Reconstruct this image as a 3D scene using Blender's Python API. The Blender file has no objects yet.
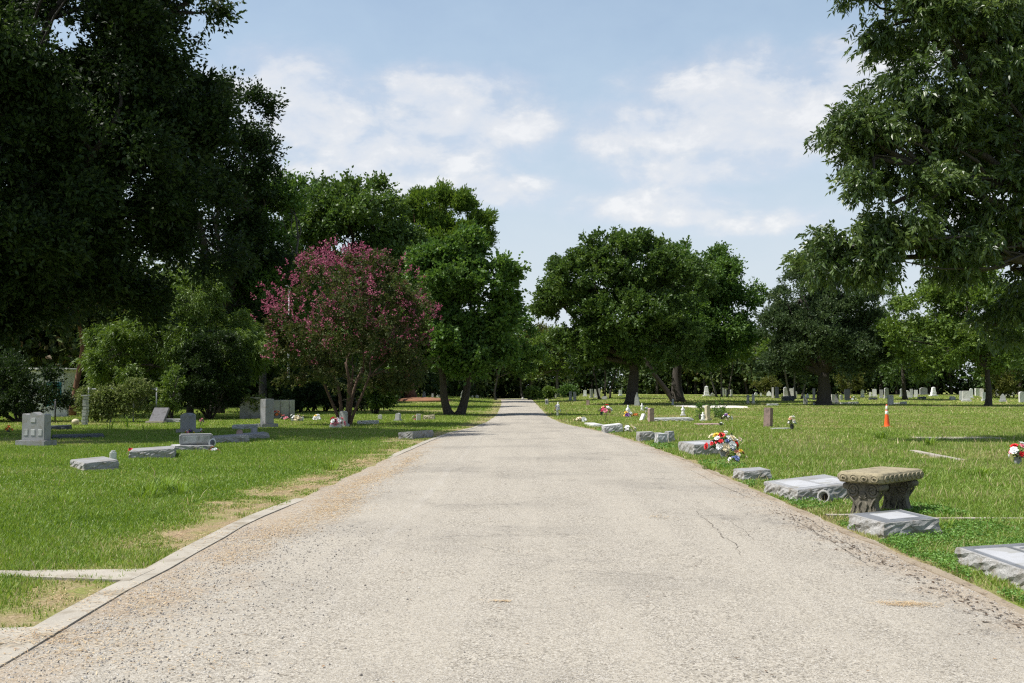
import bpy, bmesh, math, random
import numpy as np
from mathutils import Vector, Matrix

# ------------------------------------------------------------------ core
scene = bpy.context.scene
COL = scene.collection
R = math.radians
rnd = random.Random(7)
F, W0, H0 = 995.0, 1024, 683
CAMH = 1.6
PITCH = math.atan((388 - 341.5) / F)
YAW = math.atan((524 - 512) / F)          # the road runs along +Y


def ray(px, py):
    x, y = (px - W0 / 2) / F, (H0 / 2 - py) / F
    cp, sp = math.cos(PITCH), math.sin(PITCH)
    v = Vector((x, cp - y * sp, sp + y * cp))
    c, s = math.cos(YAW), math.sin(YAW)
    return Vector((c * v.x - s * v.y, s * v.x + c * v.y, v.z))


def at(px, py, z=0.0):
    """the ground point seen at a pixel of the photograph"""
    r = ray(px, py)
    t = (z - CAMH) / r.z if r.z < 0 else 1e9
    if z == 0.0 and (t * r.y > 90):
        for y in np.arange(90, 139.1, .5):        # the lawn rises gently towards the far rows
            t = y / r.y
            if CAMH + r.z * t <= gz(r.x * t, y): break
    return Vector((r.x * t, r.y * t, z))


def gz(x, y):
    """height of the ground: flat, with a gentle rise beside the road towards the far edge"""
    u = np.clip((y - 88) / 50, 0, 1); u = u * u * (3 - 2 * u)
    return .62 * u * np.clip((np.abs(x + 1) - 3) / 8, 0, 1)


def on(px, py, d):
    """the point at distance d (along Y) on a pixel's ray"""
    r = ray(px, py)
    t = d / r.y
    return Vector((r.x * t, d, CAMH + r.z * t))


def px2m(n, d):
    return n * d / F


def nz(v):
    return v / np.maximum(np.linalg.norm(v, axis=-1, keepdims=True), 1e-9)


class Geo:
    """collects vertices and faces and links them as ONE mesh object"""

    def __init__(s):
        s.v, s.f, s.m, s.a, s.n = [], [], [], [], 0

    def add(s, verts, faces, mat=0, attr=0.5):
        verts = np.asarray(verts, float).reshape(-1, 3)
        faces = np.asarray(faces, int)
        s.v.append(verts)
        s.f.append(faces + s.n)
        s.m.append(np.full(len(faces), mat, int))
        a = np.asarray(attr, float)
        s.a.append(np.full(len(faces), float(a)) if a.ndim == 0 else a)
        s.n += len(verts)

    def box(s, c, size, mat=0, rot=0.0, attr=.5):
        x, y, z = [q / 2 for q in size]
        p = np.array([(-x, -y, -z), (x, -y, -z), (x, y, -z), (-x, y, -z), (-x, -y, z), (x, -y, z), (x, y, z), (-x, y, z)])
        cr, sr = math.cos(rot), math.sin(rot)
        p = np.stack([p[:, 0] * cr - p[:, 1] * sr, p[:, 0] * sr + p[:, 1] * cr, p[:, 2]], 1) + np.array(c)
        s.add(p, [(0, 3, 2, 1), (4, 5, 6, 7), (0, 1, 5, 4), (1, 2, 6, 5), (2, 3, 7, 6), (3, 0, 4, 7)], mat, attr)

    def tube(s, pts, rad, sides=8, mat=0, cap=True, attr=.5):
        pts = np.asarray(pts, float)
        n = len(pts)
        rad = np.broadcast_to(np.asarray(rad, float), (n,))
        tg = nz(np.gradient(pts, axis=0))
        ref = np.array([0, 0, 1.0]) if abs(tg[0][2]) < .9 else np.array([1.0, 0, 0])
        u = nz(np.cross(tg, ref)); w = np.cross(tg, u)
        an = np.linspace(0, 2 * math.pi, sides, endpoint=False)
        ring = pts[:, None] + rad[:, None, None] * (u[:, None] * np.cos(an)[None, :, None] + w[:, None] * np.sin(an)[None, :, None])
        i = np.arange(n - 1)[:, None] * sides
        k = np.arange(sides)[None]
        k2 = (k + 1) % sides
        q = np.stack([i + k, i + k2, i + sides + k2, i + sides + k], -1).reshape(-1, 4)
        base = s.n
        s.add(ring.reshape(-1, 3), q, mat, attr)
        if cap:
            s.f.append(np.array([list(range(sides))[::-1]]) + base); s.m.append(np.array([mat])); s.a.append(np.array([float(attr)]))
            s.f.append(np.array([list(range(sides))]) + base + (n - 1) * sides); s.m.append(np.array([mat])); s.a.append(np.array([float(attr)]))

    def lathe(s, prof, c=(0, 0, 0), sides=20, mat=0):
        prof = np.asarray(prof, float)
        n = len(prof)
        an = np.linspace(0, 2 * math.pi, sides, endpoint=False)
        v = np.stack([prof[:, 0, None] * np.cos(an), prof[:, 0, None] * np.sin(an), np.repeat(prof[:, 1, None], sides, 1)], -1) + np.array(c)
        i = np.arange(n - 1)[:, None] * sides
        k = np.arange(sides)[None]
        k2 = (k + 1) % sides
        s.add(v.reshape(-1, 3), np.stack([i + k, i + k2, i + sides + k2, i + sides + k], -1).reshape(-1, 4), mat)

    def build(s, name, mats, parent=None, smooth=False, attr=False):
        me = bpy.data.meshes.new(name)
        v = np.concatenate(s.v)
        me.vertices.add(len(v))
        me.vertices.foreach_set('co', v.astype(np.float32).ravel())
        li = np.concatenate([f.ravel() for f in s.f])
        lt = np.concatenate([np.full(len(f), f.shape[1]) for f in s.f])
        ls = np.concatenate([[0], np.cumsum(lt)[:-1]])
        me.loops.add(len(li))
        me.loops.foreach_set('vertex_index', li.astype(np.int32))
        me.polygons.add(len(lt))
        me.polygons.foreach_set('loop_start', ls.astype(np.int32))
        me.polygons.foreach_set('material_index', np.concatenate(s.m).astype(np.int32))
        if attr:
            at_ = me.attributes.new('tint', 'FLOAT', 'FACE')
            at_.data.foreach_set('value', np.concatenate(s.a).astype(np.float32))
        me.update(calc_edges=True)
        me.validate()
        me.polygons.foreach_set('use_smooth', np.full(len(lt), bool(smooth)))
        for m in (mats if isinstance(mats, (list, tuple)) else [mats]):
            me.materials.append(m)
        return link(name, me, parent)


def link(name, me, parent=None):
    o = bpy.data.objects.new(name, me)
    COL.objects.link(o)
    if parent:
        o.parent = parent
    return o


def tag(o, label=None, cat=None, group=None, kind=None):
    if label: o['label'] = label
    if cat: o['category'] = cat
    if group: o['group'] = group
    if kind: o['kind'] = kind
    return o


def thing(name, loc, label, cat, group=None, rz=0.0):
    o = bpy.data.objects.new(name, None)
    o.empty_display_size = .2
    COL.objects.link(o)
    o.location = (loc[0], loc[1], loc[2] + float(gz(loc[0], loc[1])))
    o.rotation_euler = (0, 0, rz)
    return tag(o, label, cat, group, 'thing')


def bm_obj(name, bm, mat, parent=None, smooth=False):
    me = bpy.data.meshes.new(name)
    bmesh.ops.recalc_face_normals(bm, faces=bm.faces)
    bm.to_mesh(me); bm.free()
    if smooth:
        for p in me.polygons: p.use_smooth = True
    me.materials.append(mat)
    return link(name, me, parent)


def bevel_box(size, bev=.01, seg=2, c=(0, 0, 0)):
    bm = bmesh.new()
    bmesh.ops.create_cube(bm, size=1)
    for v in bm.verts:
        v.co = Vector((v.co.x * size[0] + c[0], v.co.y * size[1] + c[1], v.co.z * size[2] + c[2]))
    bmesh.ops.bevel(bm, geom=bm.edges[:], offset=min(bev, min(size) * .3), segments=seg, affect='EDGES')
    return bm


def extrude_outline(pts, depth, bev=.01):
    """a flat outline in XZ given a thickness along Y, centred on y = 0"""
    bm = bmesh.new()
    vs = [bm.verts.new((x, -depth / 2, z)) for x, z in pts]
    f = bm.faces.new(vs)
    r = bmesh.ops.extrude_face_region(bm, geom=[f])
    for e in r['geom']:
        if isinstance(e, bmesh.types.BMVert):
            e.co.y += depth
    bmesh.ops.recalc_face_normals(bm, faces=bm.faces)
    if bev:
        ed = [e for e in bm.edges if abs(e.verts[0].co.y - e.verts[1].co.y) < 1e-6]
        bmesh.ops.bevel(bm, geom=ed, offset=bev, segments=2, affect='EDGES')
    return bm


BLOCK = []        # footprints without grass: (x, y, yaw, half x, half y)


def block(x, y, rz, hx, hy):
    BLOCK.append((x, y, rz, hx, hy))


# ------------------------------------------------------------------ materials
def mat_new(name):
    m = bpy.data.materials.new(name)
    m.use_nodes = True
    nt = m.node_tree
    return m, nt, nt.nodes['Principled BSDF']


def N(nt, t, **kw):
    n = nt.nodes.new(t)
    for k, v in kw.items():
        if k == 'inp':
            for i, q in v.items(): n.inputs[i].default_value = q
        else:
            setattr(n, k, v)
    return n


def ramp(nt, stops, interp='LINEAR'):
    n = nt.nodes.new('ShaderNodeValToRGB')
    n.color_ramp.interpolation = interp
    el = n.color_ramp.elements
    el[0].position, el[0].color = stops[0][0], (*stops[0][1], 1)
    el[1].position, el[1].color = stops[-1][0], (*stops[-1][1], 1)
    for p, c in stops[1:-1]:
        e = el.new(p); e.color = (*c, 1)
    return n


def math_n(nt, op, a, b=None, c=None, clamp=False):
    n = nt.nodes.new('ShaderNodeMath'); n.operation = op; n.use_clamp = clamp
    for i, q in enumerate((a, b, c)):
        if q is None: continue
        if isinstance(q, (int, float)): n.inputs[i].default_value = q
        else: nt.links.new(q, n.inputs[i])
    return n.outputs[0]


def mix_c(nt, fac, a, b, mode='MIX'):
    n = nt.nodes.new('ShaderNodeMix'); n.data_type = 'RGBA'; n.blend_type = mode
    for sock, q in ((n.inputs['Factor'], fac), (n.inputs['A'], a), (n.inputs['B'], b)):
        if sock.type == 'RGBA' and isinstance(q, tuple): sock.default_value = (*q, 1)
        elif isinstance(q, (int, float)): sock.default_value = q
        else: nt.links.new(q, sock)
    # colour sockets share names with the float ones: pick the RGBA ones
    return n


def mixc(nt, fac, a, b, mode='MIX'):
    n = nt.nodes.new('ShaderNodeMix'); n.data_type = 'RGBA'; n.blend_type = mode
    fi = n.inputs[0]; ai = n.inputs[6]; bi = n.inputs[7]
    for s, q in ((fi, fac), (ai, a), (bi, b)):
        if isinstance(q, (int, float)): s.default_value = q
        elif isinstance(q, tuple): s.default_value = (*q, 1)
        else: nt.links.new(q, s)
    return n.outputs[2]


def noise(nt, vec, scale, detail=4, rough=.55, dist=0.0):
    n = N(nt, 'ShaderNodeTexNoise', inp={'Scale': scale, 'Detail': detail, 'Roughness': rough, 'Distortion': dist})
    if vec is not None: nt.links.new(vec, n.inputs['Vector'])
    return n.outputs[0]


def sstep(nt, x, lo, hi):
    n = nt.nodes.new('ShaderNodeMapRange'); n.interpolation_type = 'SMOOTHSTEP'
    nt.links.new(x, n.inputs[0]); n.inputs[1].default_value = lo; n.inputs[2].default_value = hi
    return n.outputs[0]


def bump(nt, bs, h, strength=.4, dist=.01):
    n = N(nt, 'ShaderNodeBump', inp={'Strength': strength, 'Distance': dist})
    nt.links.new(h, n.inputs['Height']); nt.links.new(n.outputs[0], bs.inputs['Normal'])


def stone_mat(name, dark, light, scale=40, rough=.6, blotch=3.0, bump_s=.25, stain=None, spec=.4):
    """speckled stone: fine grain, larger blotches and an optional stain colour"""
    m, nt, bs = mat_new(name)
    tc = N(nt, 'ShaderNodeTexCoord').outputs['Object']
    g = noise(nt, tc, scale * 4, 3, .7)
    b = noise(nt, tc, blotch, 5, .6)
    r = ramp(nt, [(.35, dark), (.65, light)])
    nt.links.new(g, r.inputs[0])
    col = mixc(nt, math_n(nt, 'MULTIPLY', sstep(nt, b, .35, .7), .45), r.outputs[0], tuple(.55 * c for c in light))
    if stain:
        s2 = noise(nt, tc, blotch * 1.9, 6, .65, .6)
        col = mixc(nt, math_n(nt, 'MULTIPLY', sstep(nt, s2, .48, .68), .8), col, stain)
    nt.links.new(col, bs.inputs['Base Color'])
    bs.inputs['Roughness'].default_value = rough
    bs.inputs['Specular IOR Level'].default_value = spec
    bump(nt, bs, noise(nt, tc, scale, 6, .65), bump_s, .01)
    return m


def plain_mat(name, col, rough=.5, var=.25, scale=20, spec=.4):
    m, nt, bs = mat_new(name)
    tc = N(nt, 'ShaderNodeTexCoord').outputs['Object']
    g = noise(nt, tc, scale, 4, .6)
    c = mixc(nt, sstep(nt, g, .3, .7), tuple(q * (1 - var) for q in col), tuple(min(1, q * (1 + var * .5)) for q in col))
    nt.links.new(c, bs.inputs['Base Color'])
    bs.inputs['Roughness'].default_value = rough
    bs.inputs['Specular IOR Level'].default_value = spec
    return m


def leaf_mat(name, stops, trans=.3, rough=.5, spec=.3):
    m, nt, bs = mat_new(name)
    a = N(nt, 'ShaderNodeAttribute', attribute_name='tint')
    r = ramp(nt, stops)
    nt.links.new(a.outputs['Fac'], r.inputs[0])
    nt.links.new(r.outputs[0], bs.inputs['Base Color'])
    bs.inputs['Roughness'].default_value = rough
    bs.inputs['Specular IOR Level'].default_value = spec
    if trans > 0:
        t = N(nt, 'ShaderNodeBsdfTranslucent')
        hs = N(nt, 'ShaderNodeHueSaturation', inp={'Saturation': 1.1, 'Value': 1.25, 'Hue': .49})
        nt.links.new(r.outputs[0], hs.inputs['Color']); nt.links.new(hs.outputs[0], t.inputs[0])
        mx = N(nt, 'ShaderNodeMixShader', inp={0: trans})
        nt.links.new(bs.outputs[0], mx.inputs[1]); nt.links.new(t.outputs[0], mx.inputs[2])
        nt.links.new(mx.outputs[0], nt.nodes['Material Output'].inputs[0])
    return m


def bark_mat(name, dark, light, scale=6):
    m, nt, bs = mat_new(name)
    tc = N(nt, 'ShaderNodeTexCoord').outputs['Object']
    mp = N(nt, 'ShaderNodeMapping', inp={'Scale': (1, 1, .18)})
    nt.links.new(tc, mp.inputs[0])
    g = noise(nt, mp.outputs[0], scale * 3, 6, .7, .3)
    r = ramp(nt, [(.3, dark), (.7, light)])
    nt.links.new(g, r.inputs[0]); nt.links.new(r.outputs[0], bs.inputs['Base Color'])
    bs.inputs['Roughness'].default_value = .9
    bump(nt, bs, g, .8, .03)
    return m


M = {}
M['granite'] = stone_mat('granite', (.15, .155, .16), (.37, .37, .365), 45, .55, 2.2, .2, (.19, .175, .135))
M['granite_rough'] = stone_mat('granite_rough', (.17, .17, .165), (.42, .41, .385), 25, .85, 4, .6, (.14, .12, .085))
M['granite_polish'] = stone_mat('granite_polish', (.12, .13, .145), (.24, .25, .265), 60, .3, 2, .03, (.1, .105, .1))
M['granite_panel'] = stone_mat('granite_panel', (.3, .305, .31), (.44, .445, .45), 60, .6, 2, .05, (.24, .235, .2))
M['granite_carved'] = stone_mat('granite_carved', (.1, .11, .12), (.2, .21, .22), 60, .5, 2, .05)
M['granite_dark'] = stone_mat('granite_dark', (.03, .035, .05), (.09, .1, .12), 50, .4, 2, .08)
M['granite_pink'] = stone_mat('granite_pink', (.26, .17, .15), (.45, .33, .29), 45, .6, 3, .3, (.12, .09, .08))
M['slate'] = stone_mat('dull_slate', (.09, .09, .1), (.2, .195, .2), 35, .95, 4, .5, (.07, .065, .06))
M['stump'] = stone_mat('weathered_pink', (.15, .1, .085), (.34, .25, .22), 30, .9, 4, .8, (.09, .07, .06))
M['marble'] = stone_mat('marble', (.5, .5, .48), (.72, .71, .68), 20, .6, 3, .1, (.33, .33, .3))
M['marble_bright'] = stone_mat('marble_bright', (.66, .66, .64), (.82, .82, .8), 20, .6, 3, .1, (.5, .5, .47))
M['marble_gray'] = stone_mat('marble_gray', (.3, .31, .31), (.5, .5, .48), 20, .7, 3, .2, (.18, .18, .16))
M['limestone'] = stone_mat('limestone', (.42, .37, .24), (.6, .53, .38), 20, .8, 3, .3, (.3, .27, .2))
M['concrete'] = stone_mat('concrete', (.27, .245, .195), (.41, .375, .31), 30, .9, 1.2, .3, (.2, .17, .12))
M['kerb_right'] = stone_mat('kerb_weathered', (.2, .16, .11), (.33, .27, .19), 30, .9, 3, .5, (.13, .095, .06))
M['bench_top'] = stone_mat('bench_seat_concrete', (.2, .17, .1), (.36, .31, .2), 30, .9, 6, .4, (.1, .085, .055))
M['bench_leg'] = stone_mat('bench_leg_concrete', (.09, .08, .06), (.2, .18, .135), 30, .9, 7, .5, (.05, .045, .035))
M['wall_stucco'] = stone_mat('wall_stucco', (.3, .3, .28), (.42, .42, .4), 25, .9, 1.4, .3, (.2, .2, .17))
M['sandpad'] = stone_mat('pale_concrete', (.5, .47, .4), (.66, .62, .54), 25, .9, 2, .3)
M['bark'] = bark_mat('bark_dark', (.018, .015, .012), (.07, .058, .045))
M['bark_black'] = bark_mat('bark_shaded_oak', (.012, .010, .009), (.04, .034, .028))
M['bark_grey'] = bark_mat('bark_grey', (.05, .045, .04), (.14, .125, .105))
M['bark_myrtle'] = bark_mat('bark_myrtle', (.05, .03, .02), (.15, .095, .065))
M['bark_red'] = bark_mat('bark_red', (.1, .045, .025), (.22, .11, .06))
M['metal'] = plain_mat('galvanised_metal', (.35, .36, .37), .45)
M['metal_dark'] = plain_mat('dark_metal', (.03, .03, .032), .5)
M['white_lamp'] = plain_mat('white_lamp_shell', (.8, .8, .8), .35, .05)
M['mouth_shade'] = plain_mat('painted_mouth_shade', (.03, .02, .015), .8)  # near-black colour stands in for the shade inside vase mouths
SKY_STRENGTH, CLOUD_STRENGTH, EXPOSURE = .1, .66, 0.6
# ------------------------------------------------------------------ camera, sun, sky
cam = bpy.data.cameras.new('camera')
cam.sensor_width = 36
cam.lens = F * 36 / W0
cam.clip_end = 6000
camo = bpy.data.objects.new('camera', cam)
COL.objects.link(camo)
camo.location = (0, 0, CAMH)
camo.rotation_euler = (R(90) + PITCH, 0, YAW)
scene.camera = camo

SUN_EL, SUN_AZ = R(60), R(-98)           # azimuth from +Y towards +X
sd = Vector((math.sin(SUN_AZ) * math.cos(SUN_EL), math.cos(SUN_AZ) * math.cos(SUN_EL), math.sin(SUN_EL)))
sl = bpy.data.lights.new('sun', 'SUN')
sl.energy = 4.6
sl.angle = R(.5)
sl.color = (1, .965, .915)
so = bpy.data.objects.new('sun', sl)
COL.objects.link(so)
so.location = sd * 200
so.rotation_euler = sd.to_track_quat('Z', 'Y').to_euler()

w = bpy.data.worlds.new('World')
scene.world = w
w.use_nodes = True
nt = w.node_tree
nt.nodes.clear()
out = N(nt, 'ShaderNodeOutputWorld')
sky = N(nt, 'ShaderNodeTexSky', sky_type='NISHITA', sun_disc=False, sun_elevation=SUN_EL, sun_rotation=SUN_AZ, air_density=1.0, dust_density=1.6, ozone_density=1.2)
bg = N(nt, 'ShaderNodeBackground', inp={1: SKY_STRENGTH})
# thin veil near the horizon and cumulus higher up, all by direction
tc = N(nt, 'ShaderNodeTexCoord').outputs['Generated']
sp = N(nt, 'ShaderNodeSeparateXYZ'); nt.links.new(tc, sp.inputs[0])
az = math_n(nt, 'ARCTAN2', sp.outputs[0], sp.outputs[1])
el = math_n(nt, 'ARCSINE', sp.outputs[2])
cv = N(nt, 'ShaderNodeCombineXYZ')
nt.links.new(az, cv.inputs[0]); nt.links.new(math_n(nt, 'MULTIPLY', el, 1.7), cv.inputs[1])
n1 = noise(nt, cv.outputs[0], 11, 10, .6, .2)
sh = N(nt, 'ShaderNodeVectorMath', operation='ADD'); nt.links.new(cv.outputs[0], sh.inputs[0]); sh.inputs[1].default_value = (-.012, .028, 0)
n1s = noise(nt, sh.outputs[0], 11, 10, .6, .2)
relief = math_n(nt, 'MULTIPLY', math_n(nt, 'SUBTRACT', n1, n1s), 1.9)
n2 = noise(nt, cv.outputs[0], 30, 6, .6)
warp = math_n(nt, 'MULTIPLY_ADD', math_n(nt, 'SUBTRACT', n1, .5), 2.7, math_n(nt, 'MULTIPLY', math_n(nt, 'SUBTRACT', n2, .5), .8))
CLOUDS = [(290, 92, 85, 40), (335, 118, 105, 42), (400, 150, 150, 40), (480, 120, 90, 44), (215, 92, 70, 26), (430, 92, 75, 28), (492, 86, 55, 20), (520, 125, 60, 26), (440, 130, 60, 22),
          (725, 92, 100, 42), (660, 132, 105, 36), (760, 130, 120, 44), (800, 100, 90, 36), (870, 70, 90, 34), (610, 140, 50, 18), (805, 135, 60, 24),
          (340, 180, 130, 24), (660, 205, 105, 22), (470, 190, 110, 20), (300, 130, 90, 30), (700, 170, 110, 22), (760, 222, 70, 15), (700, 215, 60, 12), (-150, 90, 170, 45), (1250, 110, 160, 50), (1080, 200, 120, 30)]
dens = None
for (cx, cy, rx, ry) in CLOUDS:
    r0 = ray(cx, cy).normalized()
    ca, ce = math.atan2(r0.x, r0.y), math.asin(r0.z)
    a = math_n(nt, 'MULTIPLY', math_n(nt, 'SUBTRACT', az, ca), F / rx)
    b = math_n(nt, 'MULTIPLY', math_n(nt, 'SUBTRACT', el, ce), F / ry)
    # flat under, round on top
    b = math_n(nt, 'MULTIPLY', b, 1.0)
    q = math_n(nt, 'SUBTRACT', 1.0, math_n(nt, 'MULTIPLY_ADD', a, a, math_n(nt, 'MULTIPLY', b, b)))
    dens = q if dens is None else math_n(nt, 'SMOOTH_MAX', dens, q, .35)
dens = math_n(nt, 'ADD', math_n(nt, 'MAXIMUM', dens, -1.2), warp)
cum = math_n(nt, 'MULTIPLY', sstep(nt, dens, -.7, .95), .95)
# everywhere else on the dome: scattered cloud from the same noise
back = math_n(nt, 'MULTIPLY', sstep(nt, n1, .5, .75), sstep(nt, math_n(nt, 'ABSOLUTE', az), .9, 1.2))
low = sstep(nt, math_n(nt, 'SUBTRACT', .8, el), .0, .8)
veil = math_n(nt, 'ADD', math_n(nt, 'MULTIPLY', low, .95), math_n(nt, 'MULTIPLY', math_n(nt, 'SUBTRACT', n1, .5), .3))
cfac = math_n(nt, 'MAXIMUM', math_n(nt, 'MAXIMUM', math_n(nt, 'MULTIPLY', cum, .88), back), veil, clamp=True)
ccol = ramp(nt, [(.0, (.70, .785, .90)), (.4, (.74, .795, .88)), (.8, (.87, .88, .9)), (1, (1.0, .99, .98))])
nt.links.new(math_n(nt, 'ADD', math_n(nt, 'MULTIPLY', cum, .72), relief, clamp=True), ccol.inputs[0])
haz = mixc(nt, sstep(nt, el, .02, .38), (.715, .785, .845), (.56, .71, .85))
cb = N(nt, 'ShaderNodeBackground', inp={1: CLOUD_STRENGTH})
nt.links.new(mixc(nt, cum, haz, ccol.outputs[0]), cb.inputs[0])
nt.links.new(sky.outputs[0], bg.inputs[0])
mxs = N(nt, 'ShaderNodeMixShader')
nt.links.new(cfac, mxs.inputs[0]); nt.links.new(bg.outputs[0], mxs.inputs[1]); nt.links.new(cb.outputs[0], mxs.inputs[2])
nt.links.new(mxs.outputs[0], out.inputs[0])

scene.view_settings.view_transform = 'Standard'
scene.view_settings.look = 'None'
scene.view_settings.exposure = EXPOSURE
scene.view_settings.gamma = 1
scene.view_settings.use_curve_mapping = False
scene.cycles.filter_width = 1.25
scene.cycles.max_bounces = 8
scene.cycles.transmission_bounces = 4
scene.cycles.diffuse_bounces = 4
scene.cycles.glossy_bounces = 2
scene.cycles.sample_clamp_indirect = 6
# ------------------------------------------------------------------ ground, road, kerbs
LEFT = [(3, -2.88), (5.6, -2.95), (7.6, -3.08), (9.1, -3.1), (11.2, -3.22), (12.4, -3.2), (14, -3.12), (23.8, -2.95), (31, -2.75), (36, -2.45), (40, -1.9), (46, -1.6), (57, -1.45), (80, -1.8), (110, -2.4), (140, -3.2)]
RIGHT = [(3, 3.62), (7.1, 3.55), (15, 3.55), (22, 3.55), (29, 3.3), (34, 3.0), (38, 2.6), (45, 1.7), (55, 1.3), (80, 1.2), (110, 1.05), (140, 1.0)]
Ld, Lx = np.array(LEFT).T
Rd, Rx = np.array(RIGHT).T
ledge = lambda d: np.interp(d, Ld, Lx)
redge = lambda d: np.interp(d, Rd, Rx)


def lump(x, y, seed=0, s=1.0):
    """smooth pseudo-noise in about -1..1"""
    r = np.random.default_rng(seed)
    t = 0
    for k in range(7):
        a, b, p = r.uniform(-1, 1) * s * (1 + k * .5), r.uniform(-1, 1) * s * (1 + k * .5), r.uniform(0, 6.3)
        t = t + np.sin(a * x + b * y + p) / (1 + .35 * k)
    return t / 3.2


DRY = []          # bare, dry patches in the lawn: centre, radii
for px, py, rx, ry in [(150, 604, .75, .55), (75, 598, .5, .35), (40, 640, .4, .3), (175, 543, .8, .75), (200, 534, .6, .7), (245, 505, .75, 1.0), (270, 492, .6, 1.1), (300, 488, .55, 1.0),
                       (320, 478, .5, 1.2), (365, 462, .4, 1.6), (722, 463, .5, .8), (752, 470, .3, .5), (935, 458, .5, .6), (680, 405, 2.5, 3), (395, 440, .5, 2)]:
    p = at(px, py); DRY.append((p.x, p.y, rx, ry))


def dryness(x, y):
    t = np.zeros_like(x)
    for cx, cy, rx, ry in DRY:
        q = ((x - cx) / rx) ** 2 + ((y - cy) / ry) ** 2
        q = q * (1 + .55 * lump(x, y, 12, 5) + .35 * lump(x, y, 13, 13)) / .72
        t = np.maximum(t, np.clip(1.35 - q, 0, 1) * (.8 + .45 * lump(x, y, 14, 9)))
    # the worn verge on either side of the road
    vl = np.clip(1.45 - (ledge(y) - .2 - x) / .75, 0, 1) * (x < ledge(y)) * np.clip(.75 + .8 * lump(x, y, 5, 2.2), 0, 1)
    vr = np.clip(1 - (x - redge(y) - .1) / .35, 0, 1) * (x > redge(y)) * np.clip(.6 + .8 * lump(x, y, 6, 2.2), 0, 1)
    far = np.clip((lump(x, y, 8, .35) - .35) * 1.2, 0, .5) * (y > 22)
    return np.clip(np.maximum.reduce([t, vl, vr, far]) * (1.0 + .6 * lump(x, y, 9, 7)), 0, 1)


m, nt, bs = mat_new('lawn_soil')
tc = N(nt, 'ShaderNodeTexCoord').outputs['Object']
a = N(nt, 'ShaderNodeAttribute', attribute_name='dry').outputs['Fac']
b1, b2, b3 = noise(nt, tc, .25, 5, .6), noise(nt, tc, 2.2, 6, .65), noise(nt, tc, 30, 4, .7)
g = mixc(nt, sstep(nt, b1, .35, .65), (.14, .19, .032), (.2, .225, .055))
g = mixc(nt, math_n(nt, 'MULTIPLY', sstep(nt, b2, .45, .75), .6), g, (.27, .245, .09))
g = mixc(nt, math_n(nt, 'MULTIPLY', sstep(nt, b3, .5, .72), .55), g, (.075, .1, .022))
dcol = mixc(nt, sstep(nt, b3, .35, .7), (.2, .145, .08), (.4, .31, .2))
g = mixc(nt, math_n(nt, 'MULTIPLY', a, sstep(nt, b2, .2, .6)), g, dcol)
nt.links.new(g, bs.inputs['Base Color'])
bs.inputs['Roughness'].default_value = 1
bs.inputs['Specular IOR Level'].default_value = .1
bump(nt, bs, b3, .9, .03)
M['lawn'] = m

xs = np.concatenate([[-2500, -900, -400, -200, -120, -80, -55, -40, -30, -24], np.arange(-20, 20.01, .2), [24, 30, 40, 55, 80, 120, 200, 400, 900, 2500]])
ys = np.concatenate([[-1500, -400, -120, -50, -20, -8], np.arange(-2, 40, .2), np.arange(40, 80, 1), np.arange(80, 180, 4), [200, 260, 400, 900, 3000]])
X, Y = np.meshgrid(xs, ys)
Z = np.where((np.abs(X) < 60) & (Y < 140), .012 * lump(X, Y, 3, .7), 0)
inroad = np.clip(np.minimum(X - ledge(Y) + .35, redge(Y) - X + .3) / .35, 0, 1)
Z = Z * (1 - inroad) + gz(X, Y)
nx, ny = len(xs), len(ys)
g = Geo()
i = np.arange(ny - 1)[:, None] * nx; k = np.arange(nx - 1)[None]
g.add(np.stack([X, Y, Z], -1).reshape(-1, 3), np.stack([i + k, i + k + 1, i + nx + k + 1, i + nx + k], -1).reshape(-1, 4))
go = g.build('ground', M['lawn'], smooth=True)
at_ = go.data.attributes.new('dry', 'FLOAT', 'POINT')
at_.data.foreach_set('value', dryness(X.ravel(), Y.ravel()).astype(np.float32))
tag(go, 'mown cemetery lawn with dry bare patches', kind='structure')

# road material: worn chip seal, light stone in a pale binder, cracks, straw-coloured dust near the edges
m, nt, bs = mat_new('worn_chip_seal')
tc = N(nt, 'ShaderNodeTexCoord').outputs['Object']
sx = N(nt, 'ShaderNodeSeparateXYZ'); nt.links.new(tc, sx.inputs[0])
v1 = N(nt, 'ShaderNodeTexVoronoi', inp={'Scale': 120, 'Randomness': 1.0}); nt.links.new(tc, v1.inputs['Vector'])
v2 = N(nt, 'ShaderNodeTexVoronoi', inp={'Scale': 62, 'Randomness': 1.0}); nt.links.new(tc, v2.inputs['Vector'])
chip = N(nt, 'ShaderNodeSeparateColor'); nt.links.new(v1.outputs['Color'], chip.inputs[0])
chip2 = N(nt, 'ShaderNodeSeparateColor'); nt.links.new(v2.outputs['Color'], chip2.inputs[0])
r1 = ramp(nt, [(0, (0.072, 0.062, 0.048)), (.12, (0.156, 0.138, 0.110)), (.3, (0.270, 0.242, 0.195)), (.6, (0.348, 0.316, 0.258)), (.88, (0.426, 0.388, 0.321)), (1, (0.576, 0.538, 0.465))])
nt.links.new(chip.outputs[0], r1.inputs[0])
r2 = ramp(nt, [(0, (0.096, 0.082, 0.065)), (.15, (0.204, 0.181, 0.143)), (.45, (0.300, 0.271, 0.218)), (1, (0.420, 0.383, 0.314))])
nt.links.new(chip2.outputs[1], r2.inputs[0])
big = noise(nt, tc, .35, 5, .6)
mid = noise(nt, tc, 1.6, 6, .65)
fine = noise(nt, tc, 160, 3, .7)
smooth_col = mixc(nt, sstep(nt, fine, .3, .7), (0.300, 0.270, 0.216), (0.414, 0.377, 0.308))
mps = N(nt, 'ShaderNodeMapping', inp={'Scale': (1.6, .12, 1)}); nt.links.new(tc, mps.inputs[0])
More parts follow.
